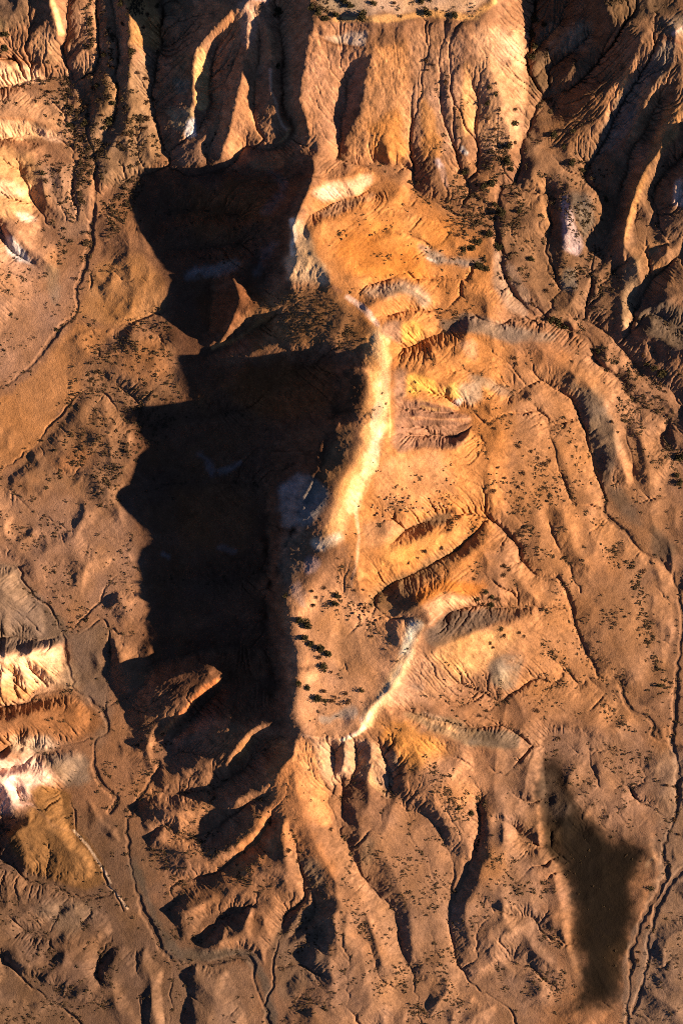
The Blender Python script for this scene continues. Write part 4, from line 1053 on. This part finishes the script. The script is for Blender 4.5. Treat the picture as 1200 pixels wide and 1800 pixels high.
def ground_material():
    m = bpy.data.materials.new('desert_soil'); m.use_nodes = True
    nt = m.node_tree; nt.nodes.clear(); N = nt.nodes.new; L = nt.links.new
    out = N('ShaderNodeOutputMaterial'); b = N('ShaderNodeBsdfPrincipled')
    b.inputs['Roughness'].default_value = 0.95
    b.inputs['Specular IOR Level'].default_value = 0.12
    a = N('ShaderNodeAttribute'); a.attribute_name = 'mineral'
    tc = N('ShaderNodeTexCoord')
    n1 = N('ShaderNodeTexNoise'); n1.inputs['Scale'].default_value = 1.6; n1.inputs['Detail'].default_value = 6; n1.inputs['Roughness'].default_value = 0.7
    n2 = N('ShaderNodeTexNoise'); n2.inputs['Scale'].default_value = 0.12; n2.inputs['Detail'].default_value = 5
    for n in (n1, n2): L(tc.outputs['Object'], n.inputs['Vector'])
    r1 = N('ShaderNodeMapRange'); r1.inputs[1].default_value = 0.3; r1.inputs[2].default_value = 0.7; r1.inputs[3].default_value = 0.72; r1.inputs[4].default_value = 1.25
    r2 = N('ShaderNodeMapRange'); r2.inputs[1].default_value = 0.3; r2.inputs[2].default_value = 0.7; r2.inputs[3].default_value = 0.82; r2.inputs[4].default_value = 1.15
    L(n1.outputs['Fac'], r1.inputs[0]); L(n2.outputs['Fac'], r2.inputs[0])
    mu = N('ShaderNodeMath'); mu.operation = 'MULTIPLY'; L(r1.outputs[0], mu.inputs[0]); L(r2.outputs[0], mu.inputs[1])
    vm = N('ShaderNodeVectorMath'); vm.operation = 'SCALE'; L(a.outputs['Color'], vm.inputs[0]); L(mu.outputs[0], vm.inputs['Scale'])
    L(vm.outputs[0], b.inputs['Base Color'])
    n3 = N('ShaderNodeTexNoise'); n3.inputs['Scale'].default_value = 1.6; n3.inputs['Detail'].default_value = 5; n3.inputs['Roughness'].default_value = 0.65
    L(tc.outputs['Object'], n3.inputs['Vector'])
    bu = N('ShaderNodeBump'); bu.inputs['Strength'].default_value = 0.6; bu.inputs['Distance'].default_value = 0.25
    L(n3.outputs['Fac'], bu.inputs['Height']); L(bu.outputs[0], b.inputs['Normal'])
    L(b.outputs[0], out.inputs['Surface'])
    return m
me.materials.append(ground_material())
terrain = bpy.data.objects.new('terrain', me)
terrain['kind'] = 'structure'
terrain['label'] = 'eroded orange and brown badlands ground'
sc.collection.objects.link(terrain)
SHRUB_TABLE = """
213 5 14 278 10 12 260 25 10 253 48 8 215 42 11 278 44 8 232 90 14 183 95 14 277 90 10 10 60 18 10 83 16 85 108 10 100 118 9 90 162 10
184 133 9 200 120 11 256 138 11 243 128 9 258 180 11 135 172 8 143 180 9 152 187 11 137 198 10 148 217 14 123 220 14 106 212 9 195 212 20
184 225 14 180 203 8 214 238 9 223 238 8 241 237 10 249 228 10 257 226 9 259 208 11 208 249 8 75 302 12 79 318 10 55 292 7 88 275 8 105 300 11
198 180 14 163 155 10 95 290 7 154 407 7 170 150 12 205 150 12 190 115 9
487 20 22 490 114 12 615 10 18 636 28 22 656 5 14 694 6 9 750 22 18 740 3 14 798 28 14 749 107 8 762 115 8 751 123 7 782 145 11 705 28 8
560 20 18 572 34 16 590 25 14 605 3 16 720 252 12 718 320 9 735 322 9 548 12 16
858 155 12 871 166 12 857 182 13 878 193 9 904 192 9 856 207 8 871 147 7 869 228 9 904 217 16 895 255 16 905 250 11 890 285 20 898 297 14
865 323 22 852 328 16 815 302 16 880 372 22 870 360 14 912 372 14 858 412 18 842 425 16 828 435 16 875 435 20 815 438 12 972 238 18 1007 230 13
990 258 12 1005 285 16 1022 298 12 1163 293 7 914 342 8 804 415 10 1065 350 13
940 35 20 935 60 18 938 80 18 933 100 16 930 122 13 955 42 14
100 580 13 133 490 8 293 703 8
842 468 20 855 470 12 888 462 7 933 455 14 880 490 8 893 490 9 960 511 10 980 567 22 970 562 16 992 574 14 935 534 9 1050 617 14 1005 635 8
1165 658 22 1150 648 16 1135 640 12 1130 625 10 904 630 9 907 640 8 1160 675 9 1168 688 8 862 745 8 869 753 7 912 785 9 933 795 8 945 805 8
955 815 11 965 810 9 875 822 7 920 832 10 885 840 9 867 863 10 911 857 8 897 865 8 1195 805 20 1190 835 14 1195 848 16 1162 808 8 1075 742 8 1085 760 7
569 1035 9 557 1049 8 550 1039 7 553 1063 10 593 1047 16 590 1062 15 527 1090 18 540 1097 20 500 1048 12 535 1122 18 545 1131 14 563 1138 20
576 1147 18 562 1156 10 567 1170 15 571 1178 12 583 1181 6 525 1203 14 540 1210 14 571 1216 11 557 1228 20 568 1231 12 582 1232 11 589 1225 7
606 1220 9 611 1235 11 597 1238 6 636 1214 13 624 1038 7 637 1036 6 746 969 10 776 962 9 718 990 7 735 980 6
945 976 7 886 996 11 895 1002 8 884 1012 11 840 1053 12 852 1043 12 863 1050 14 861 1063 16 873 1052 10 848 1061 10 833 1017 7
880 1108 12 885 1118 9 911 1113 8 921 1118 7 861 1131 8 866 1138 7 855 1250 8 843 1258 8 943 1250 10 981 1297 8 1130 1005 10 1160 1205 12
807 1420 12 828 1428 14 1141 1560 13 1120 1688 10 1123 1674 7 1172 1381 8 1182 1382 8 1188 1401 9 1185 1440 10 1192 1467 8
507 1497 11 582 1458 9 522 1512 10 1156 700 9 1000 655 8
"""
SCRUB = """
A 700 2.5 8 -.1 100 100 290 90 290 260 200 420 140 430 130 300
A 160 2 5 0 -40 440 110 420 100 560 -40 680
A 420 2.5 7 -.05 150 570 300 560 320 700 250 860 60 860 90 790
L 60 2.5 6 14 150 690 180 640 200 610 230 600
L 50 2.5 6 14 190 590 240 610 290 625
A 120 2 5.5 0 130 800 230 820 200 900 100 880
A 330 1.8 4.5 -.1 480 515 570 510 640 580 600 620 500 600 440 560
A 160 2 5 0 -20 900 230 900 240 1090 120 1080 40 1000
A 80 2 5 .1 300 330 500 320 480 480 280 470
A 260 1.8 5 .05 740 1320 850 1320 850 1450 760 1440
A 420 1.8 5 .2 600 1470 830 1450 840 1600 880 1800 590 1800
L 90 2 6 16 630 1600 650 1680 680 1770
L 90 2 6 14 700 1700 720 1760 745 1800
L 70 2 5 16 770 1690 790 1750 820 1790
A 300 2 5.5 .15 860 1480 980 1560 1000 1760 900 1790 850 1650
L 160 2.5 7 18 1100 980 1130 1060 1140 1140 1170 1200 1190 1260
L 60 2.5 6 12 1060 950 1090 1000 1120 1030
L 110 2 6 14 860 700 900 760 950 830 960 880 
L 60 2.5 6 14 985 730 1010 780 1020 830
A 220 2 5.5 .1 850 830 1050 840 1040 1000 880 960
A 180 2 5.5 .1 860 900 1100 920 1120 1250 1040 1200 960 1030
L 70 2.5 6.5 12 1060 1240 1080 1260 1110 1290
L 60 2.5 6 14 950 1120 980 1160 1010 1190
L 80 2.5 6 14 1050 600 1100 650 1140 690 1170 740
A 220 2.2 7 .0 800 240 930 260 900 480 860 500 790 330
A 150 2 6 .1 930 240 1100 300 1080 480 960 500
A 140 2 5 .1 730 100 920 120 910 280 770 290
A 120 2 5 .1 150 1300 300 1260 300 1480 240 1480
A 160 2 5 .15 230 1420 480 1420 450 1680 300 1660
A 220 2 5.5 .1 0 1580 280 1640 260 1800 0 1800
A 160 2 5 .1 960 1300 1150 1320 1100 1460 1010 1400
A 90 2 5 .1 1120 1540 1200 1520 1200 1800 1110 1800
A 120 2 5 0 650 870 850 870 850 950 720 920
A 120 2 5 .1 500 1560 600 1600 590 1790 490 1780
L 110 2.5 7 16 560 1060 630 1070 680 1040 740 1000 790 960
A 160 2.2 6.5 0 930 0 1100 0 1060 110 940 200
A 80 2.2 6.5 0 500 -20 620 -20 600 40 550 45
A 60 2 4.5 .1 640 20 840 10 840 45 640 45
A 150 2 5 .1 1000 480 1200 480 1200 760 1100 660
L 50 2.5 6 10 905 935 930 990 985 1025 1010 1090
A 100 2 5 .1 800 1190 1000 1180 1000 1280 860 1260
A 200 2.5 8 -.1 150 0 300 0 300 110 150 110
A 160 2.5 7 -.1 0 60 110 90 150 240 100 240 60 180 0 190
A 160 2.5 7 -.1 60 270 160 280 160 460 100 440
A 240 2.5 8 -.1 800 240 920 240 930 500 840 500 780 400
A 200 2.5 7 -.1 940 250 1040 290 1040 330 1090 400 1060 520 960 560
A 240 2.5 7 -.1 1010 560 1100 640 1190 760 1200 860 1130 800 1060 680
L 120 3 8 12 1105 985 1130 1060 1150 1150 1180 1230
L 60 3 7 8 845 1400 850 1450 840 1500
A 200 2.2 6 -.1 400 1380 480 1400 440 1560 300 1560 260 1500
"""

# ---------------------------------------------------------------- shrubs
def leaf_material(name, c1, c2):
    m = bpy.data.materials.new(name); m.use_nodes = True
    nt = m.node_tree; b = nt.nodes['Principled BSDF']; b.inputs['Roughness'].default_value = 0.9
    b.inputs['Specular IOR Level'].default_value = 0.1
    tc = nt.nodes.new('ShaderNodeTexCoord'); n = nt.nodes.new('ShaderNodeTexNoise'); n.inputs['Scale'].default_value = 3.0; n.inputs['Detail'].default_value = 4
    r = nt.nodes.new('ShaderNodeValToRGB'); r.color_ramp.elements[0].position = 0.35; r.color_ramp.elements[1].position = 0.65
    r.color_ramp.elements[0].color = (*c1, 1); r.color_ramp.elements[1].color = (*c2, 1)
    nt.links.new(tc.outputs['Object'], n.inputs['Vector']); nt.links.new(n.outputs['Fac'], r.inputs[0]); nt.links.new(r.outputs[0], b.inputs['Base Color'])
    return m
GREEN = leaf_material('shrub_leaves', (0.022, 0.020, 0.010), (0.075, 0.060, 0.025))
BROWN = leaf_material('dry_shrub_leaves', (0.050, 0.026, 0.014), (0.11, 0.060, 0.032))
BARK = leaf_material('shrub_bark', (0.05, 0.032, 0.02), (0.09, 0.06, 0.04))
TUFT = leaf_material('dry_scrub', (0.028, 0.022, 0.012), (0.085, 0.055, 0.030))

def mesh_from(name, V, F, mats, mi=None):
    me = bpy.data.meshes.new(name); me.from_pydata(V, [], F)
    for m in mats: me.materials.append(m)
    if mi is not None: me.polygons.foreach_set('material_index', mi)
    me.update(); return me

def crown_geo(r, lobes, leaves):
    """leaf clumps spread through several uneven lobes; unit diameter"""
    V, F = [], []
    L = []
    for k in range(lobes):
        a = r.uniform(0, 6.283); d = r.uniform(0.05, 0.30) if k else 0.0
        L.append((d*math.cos(a), d*math.sin(a), r.uniform(0.16, 0.27), r.uniform(0.14, 0.26)))
    for k in range(leaves):
        cx, cy, rad, hz = L[r.randrange(lobes)]
        u = r.gauss(0, 1); v = r.gauss(0, 1); w = r.gauss(0, 1); n = math.sqrt(u*u+v*v+w*w) + 1e-6
        q = rad * r.uniform(0.55, 1.12)
        px, py, pz = cx + u/n*q, cy + v/n*q, max(0.02, hz + w/n*q*0.75)
        s = r.uniform(0.035, 0.075); t = r.uniform(0, 6.283); ti = r.uniform(-0.9, 0.9)
        ax, ay, az = math.cos(t)*s, math.sin(t)*s, ti*s*0.6
        bx, by, bz = -math.sin(t)*s*0.7, math.cos(t)*s*0.7, r.uniform(-0.5, 0.5)*s
        i = len(V)
        V += [(px-ax, py-ay, pz-az), (px+bx, py+by, pz+bz), (px+ax, py+ay, pz+az), (px-bx, py-by, pz-bz)]
        F.append((i, i+1, i+2, i+3))
    return V, F

def stem_geo(r, stems):
    V, F = [], []
    for k in range(stems):
        a = r.uniform(0, 6.283); e = r.uniform(0.1, 0.28); h = r.uniform(0.18, 0.36)
        p0 = (0.015*math.cos(a), 0.015*math.sin(a), -0.06); p1 = (e*0.45*math.cos(a), e*0.45*math.sin(a), h*0.5); p2 = (e*math.cos(a+.3), e*math.sin(a+.3), h)
        i = len(V)
        for p, q in ((p0, 0.028), (p1, 0.019), (p2, 0.007)):
            for s in range(5):
                V.append((p[0]+q*math.cos(s*1.2566), p[1]+q*math.sin(s*1.2566), p[2]))
        for l in range(2):
            for s in range(5):
                F.append((i+l*5+s, i+l*5+(s+1) % 5, i+l*5+5+(s+1) % 5, i+l*5+5+s))
    return V, F

pr = random.Random(11)
SMALL, BIG = [], []
for k in range(6):
    V, F = crown_geo(pr, 4, 150); V2, F2 = stem_geo(pr, 4)
    Fs = F + [tuple(i+len(V) for i in f) for f in F2]
    SMALL.append([mesh_from('shrub', V+V2, Fs, [m, BARK], [0]*len(F)+[1]*len(F2)) for m in (BROWN, GREEN)])
    V, F = crown_geo(pr, 8, 420); V2, F2 = stem_geo(pr, 7)
    BIG.append((mesh_from('crown', V, F, [GREEN]), mesh_from('trunk', V2, F2, [BARK])))

SHRUBS = [float(t) for t in SHRUB_TABLE.split()]
SHRUBS = [SHRUBS[i:i+3] for i in range(0, len(SHRUBS), 3)]
ZONES = [
 (0, 40, 130, 130, 'above the uppermost bright bluff at left', 'shrubs above the left bluffs'),
 (130, 0, 300, 82, 'on the top left spurs', 'shrubs on the top left spurs'),
 (40, 130, 163, 335, 'left of the upper left gully', 'shrubs left of the valley gully'),
 (163, 82, 300, 260, 'in the upper left valley', 'shrubs on the upper left valley floor'),
 (470, 0, 830, 47, 'on the pale clifftop plateau', 'shrubs on the clifftop plateau'),
 (470, 47, 800, 335, 'on the fluted cliff face', 'shrubs on the fluted cliff face'),
 (840, 140, 922, 238, 'on the orange apron right of the cliff', 'shrubs on the orange apron'),
 (922, 0, 970, 135, 'in the dark ravine at the upper right', 'shrubs in the dark ravine'),
 (800, 238, 930, 345, 'at the ravine mouth below the apron', 'shrubs at the ravine mouth'),
 (930, 200, 1180, 360, 'on the brown slopes of the upper right', 'shrubs on the upper right slopes'),
 (790, 345, 925, 500, 'in the wash right of the north slope', 'shrubs in the wash by the north slope'),
 (925, 440, 1070, 645, 'along the upper right-hand wash', 'shrubs along the upper right wash'),
 (1070, 600, 1210, 860, 'along the wash at the right edge', 'shrubs along the right edge wash'),
 (850, 620, 975, 880, 'on the plain below the yellow outcrop', 'shrubs on the plain below the yellow outcrop'),
 (490, 1025, 660, 1078, 'on the upper end of the sandy mesa top', 'shrubs on the upper mesa top'),
 (490, 1078, 660, 1195, 'in the diagonal row crossing the mesa', 'shrubs across the mesa top'),
 (490, 1195, 660, 1250, 'in the row near the lower rim of the mesa', 'shrubs near the lower mesa rim'),
 (660, 940, 800, 1000, 'on the narrow dark gully above the mesa', 'shrubs in the gully above the mesa'),
 (820, 985, 910, 1080, 'on the slope above the dark-walled ravine', 'shrubs above the black-walled ravine'),
 (840, 1085, 930, 1145, 'on the slope below the dark-walled ravine', 'shrubs below the black-walled ravine'),
 (830, 900, 1210, 1320, 'on the plain at right', 'shrubs of the right plain'),
 (1100, 1320, 1210, 1720, 'along the braided wash beside the dark plain', 'shrubs along the braided wash'),
 (490, 1380, 840, 1530, 'on the spurs fanning below the mesa', 'shrubs on the lower spurs'),
 (0, 335, 400, 900, 'on the left plain beside the shadow', 'shrubs of the left plain'),
]
ORD = ['topmost', 'second from top', 'third from top', 'fourth from top', 'fifth from top', 'sixth from top', 'seventh from top',
       'eighth from top', 'ninth from top', 'tenth from top', 'eleventh from top', 'twelfth from top', 'thirteenth from top',
       'fourteenth from top', 'fifteenth from top', 'sixteenth from top', 'seventeenth from top', 'eighteenth from top',
       'nineteenth from top', 'twentieth from top', 'twenty-first from top', 'twenty-second from top', 'twenty-third from top', 'twenty-fourth from top', 'twenty-fifth from top']
byz = {}
for x, y, d in SHRUBS:
    for k, (a, b, c, e, ph, gr) in enumerate(ZONES):
        if a <= x < c and b <= y < e:
            byz.setdefault(k, []).append((y, x, d)); break
    else: print('no zone', x, y, d)
def place_z(x, y): return height(x, y)*SC
def ground_xy(x, y):
    """where the sight line through a surveyed photo point meets the ground"""
    h = 40.0
    for _ in range(4):
        f = 1 - (h-40)*SC/CAM_H
        gx_, gy_ = 600+(x-600)*f, 900+(y-900)*f
        h = height(gx_, gy_)
    return gx_, gy_
for k in sorted(byz):
    ph, gr = ZONES[k][4:]
    items = sorted(byz[k])
    for n, (y, x, d) in enumerate(items):
        size = 'large' if d >= 14 else ('small' if d < 9 else 'mid-sized')
        tone = 'dark green' if d >= 12 else 'brown'
        where = ORD[n] if len(items) > 1 else 'the only one'
        label = f"{size} {tone} bush {ph}, {where}" if len(items) > 1 else f"lone {size} {tone} bush {ph}"
        if len(label.split()) > 16: label = label.replace(' from the top', '').replace('dark green', 'green')
        gx_, gy_ = ground_xy(x, y)
        loc = (wx(gx_), wy(gy_), place_z(gx_, gy_) - 0.03*d*SC); s = d*SC*(1.0 if d >= 14 else 1.2); rot = pr.uniform(0, 6.28); sz = s*pr.uniform(0.75, 1.0)
        if d >= 14:
            c, t = BIG[pr.randrange(6)]
            o = bpy.data.objects.new('shrub', None); o.empty_display_size = 1
            sc.collection.objects.link(o)
            for nm, me_ in (('crown', c), ('trunk', t)):
                p = bpy.data.objects.new(nm, me_); p.parent = o; sc.collection.objects.link(p)
        else:
            o = bpy.data.objects.new('shrub', SMALL[pr.randrange(6)][1 if d >= 12 else 0]); sc.collection.objects.link(o)
        o.location = loc; o.rotation_euler = (0, 0, rot); o.scale = (s, s*pr.uniform(0.8, 1.1), sz)
        o['label'] = label; o['category'] = 'shrub'; o['group'] = gr

# ---------------------------------------------------------------- low scrub: thousands of tufts, uncountable
def tuft_cloud(pts, name, mat, label, leaves=7):
    n = len(pts); r = np.random.default_rng(5)
    P = np.array(pts, np.float64)                        # x, y, z, d in metres
    k = n*leaves
    base = np.repeat(P, leaves, 0)
    a = r.uniform(0, 6.283, k); q = np.sqrt(r.uniform(0, 1, k))*0.42*base[:, 3]
    cx = base[:, 0] + q*np.cos(a); cy = base[:, 1] + q*np.sin(a); cz = base[:, 2] + base[:, 3]*r.uniform(0.04, 0.34, k)*(1 - q/base[:, 3])
    s = base[:, 3]*r.uniform(0.16, 0.30, k); t = r.uniform(0, 6.283, k); tl = r.uniform(-0.5, 0.5, k)
    V = np.empty((k, 4, 3))
    for m in range(4):
        tt = t + m*1.5708; f = 1.0 if m % 2 == 0 else 0.65
        V[:, m, 0] = cx + s*f*np.cos(tt); V[:, m, 1] = cy + s*f*np.sin(tt); V[:, m, 2] = cz + s*f*np.cos(tt - t)*tl
    me = bpy.data.meshes.new(name)
    me.vertices.add(k*4); me.vertices.foreach_set('co', V.ravel().astype(np.float32))
    me.loops.add(k*4); me.loops.foreach_set('vertex_index', np.arange(k*4, dtype=np.int32))
    me.polygons.add(k); me.polygons.foreach_set('loop_start', np.arange(0, k*4, 4, dtype=np.int32)); me.polygons.foreach_set('loop_total', np.full(k, 4, np.int32))
    me.update(calc_edges=True); me.materials.append(mat)
    o = bpy.data.objects.new(name, me); o['kind'] = 'stuff'; o['label'] = label; o['category'] = 'scrub'
    sc.collection.objects.link(o)

sr = np.random.default_rng(77)
tufts = []
CL = noise(XP, YP, 34, 61, 3, 0.7); CL2 = noise(XP, YP, 140, 62, 2)
def try_tuft(x, y, lo, hi, thr):
    if x > 850 and y > 560 and sr.random() < 0.3: return
    if not (-60 < x < 1260 and -60 < y < 1860): return
    if thr is not None and bilin(CL, np.array([(x-XP[0])/2]), np.array([(y-YP[0])/2]))[0] < thr: return
    i = min(len(XC)-1, np.searchsorted(XC, x)); j = min(len(YC)-1, np.searchsorted(YC, y))
    if steepF[j, i] > 0.75: return
    d = (lo + (hi-lo)*sr.random()**1.8)*1.2
    tufts.append((wx(x), wy(y), place_z(x, y), d*SC))
for row in SCRUB.strip().splitlines():
    t = row.split('#')[0].split()
    if not t: continue
    f = [float(k) for k in t[1:]]
    if t[0] == 'A':                                     # area: count, lo, hi, cluster threshold, polygon
        cnt, lo, hi, thr = f[:4]; v = np.array(f[4:]).reshape(-1, 2)
        bx0, by0 = v.min(0); bx1, by1 = v.max(0); got = 0; tries = 0
        while got < cnt and tries < cnt*12:
            tries += 1
            x = sr.uniform(bx0, bx1); y = sr.uniform(by0, by1)
            if poly_mask(np.array([x]), np.array([y]), v)[0]:
                b = len(tufts); try_tuft(x, y, lo, hi, thr); got += len(tufts)-b
    else:                                               # line: count, lo, hi, width, points
        cnt, lo, hi, wd = f[:4]; v = np.array(f[4:]).reshape(-1, 2)
        L = np.hypot(*np.diff(v, axis=0).T); c = np.concatenate([[0], np.cumsum(L)])
        for k in range(int(cnt)):
            s = sr.random()*c[-1]; x = np.interp(s, c, v[:, 0]) + sr.normal()*wd*0.5; y = np.interp(s, c, v[:, 1]) + sr.normal()*wd*0.5
            try_tuft(x, y, lo, hi, -0.25)
# the surveyed gullies carry a fringe of brush
for kind, v in LINES:
    if kind not in 'CW' or (350 < v[:, 0].mean() < 520 and 300 < v[:, 1].mean() < 1250): continue
    q = dense(v, 5.0, 4.0)
    for p in q:
        for _ in range(2):
            if sr.random() < 0.5: try_tuft(p[0]+sr.normal()*7, p[1]+sr.normal()*7, 2.2, 6.0, -0.1)
# brush follows the finer drainage lines too
wet = np.argwhere((AF > 4.2) & (AF < 8.5) & (steepF < 0.5))
for j, i in wet[sr.permutation(len(wet))[:8000]]:
    x = XC[i] + sr.normal()*3; y = YC[j] + sr.normal()*3
    if 220 < x < 560 and 290 < y < 1260: continue
    try_tuft(x, y, 2.0, 5.5, 0.0)
tuft_cloud(tufts, 'scrub', TUFT, 'dark low scrub speckling the slopes and gully banks')
print('tufts', len(tufts))

# ---------------------------------------------------------------- fallen boulders
def rock_material():
    m = bpy.data.materials.new('sandstone'); m.use_nodes = True
    nt = m.node_tree; b = nt.nodes['Principled BSDF']; b.inputs['Roughness'].default_value = 0.9
    tc = nt.nodes.new('ShaderNodeTexCoord'); n = nt.nodes.new('ShaderNodeTexNoise'); n.inputs['Scale'].default_value = 4; n.inputs['Detail'].default_value = 5
    r = nt.nodes.new('ShaderNodeValToRGB'); r.color_ramp.elements[0].color = (0.30, 0.13, 0.055, 1); r.color_ramp.elements[1].color = (0.55, 0.32, 0.15, 1)
    nt.links.new(tc.outputs['Object'], n.inputs['Vector']); nt.links.new(n.outputs['Fac'], r.inputs[0]); nt.links.new(r.outputs[0], b.inputs['Base Color'])
    return m
ROCK = rock_material()
import bmesh
rocks = []
for k in range(4):
    bm = bmesh.new(); bmesh.ops.create_icosphere(bm, subdivisions=2, radius=0.5)
    cuts = [(pr.gauss(0, 1), pr.gauss(0, 1), pr.gauss(0, 1), pr.uniform(0.26, 0.42)) for _ in range(9)]
    for v in bm.verts:
        for a, b_, c, d in cuts:
            n = math.sqrt(a*a+b_*b_+c*c); q = (v.co.x*a+v.co.y*b_+v.co.z*c)/n
            if q > d: v.co.x -= a/n*(q-d); v.co.y -= b_/n*(q-d); v.co.z -= c/n*(q-d)
        v.co.z *= 0.8
    rm = bpy.data.meshes.new('boulder'); bm.to_mesh(rm); bm.free(); rm.materials.append(ROCK); rocks.append(rm)
def boulders(pts, label, group):
    for x, y, d in pts:
        gx_, gy_ = ground_xy(x, y)
        o = bpy.data.objects.new('boulder', rocks[pr.randrange(4)]); sc.collection.objects.link(o)
        s = d*SC; o.scale = (s, s*pr.uniform(0.7, 1.0), s*pr.uniform(0.7, 1.0)); o.rotation_euler = (pr.uniform(-.3, .3), pr.uniform(-.3, .3), pr.uniform(0, 6.28))
        o.location = (wx(gx_), wy(gy_), place_z(gx_, gy_) + 0.18*s)
        o['label'] = label; o['category'] = 'boulder'; o['group'] = group
boulders([(pr.gauss(672, 14), pr.gauss(893, 9), pr.uniform(3, 6)) for _ in range(14)] + [(pr.uniform(690, 790), 888 + pr.gauss(0, 6), pr.uniform(3, 6)) for _ in range(16)],
         'pale orange boulder lying on the bright slope east of the ridge crest', 'boulders on the slope east of the ridge crest')
boulders([(pr.gauss(640, 9), pr.gauss(1068, 12), pr.uniform(4, 7)) for _ in range(14)],
         'reddish boulder at the head of the dark hollow above the mesa', 'boulders at the head of the dark hollow')
boulders([(pr.uniform(780, 860), 1205 + pr.gauss(0, 14), pr.uniform(3, 6)) for _ in range(16)],
         'rusty boulder strewn along the gully head east of the mesa', 'boulders along the gully east of the mesa')
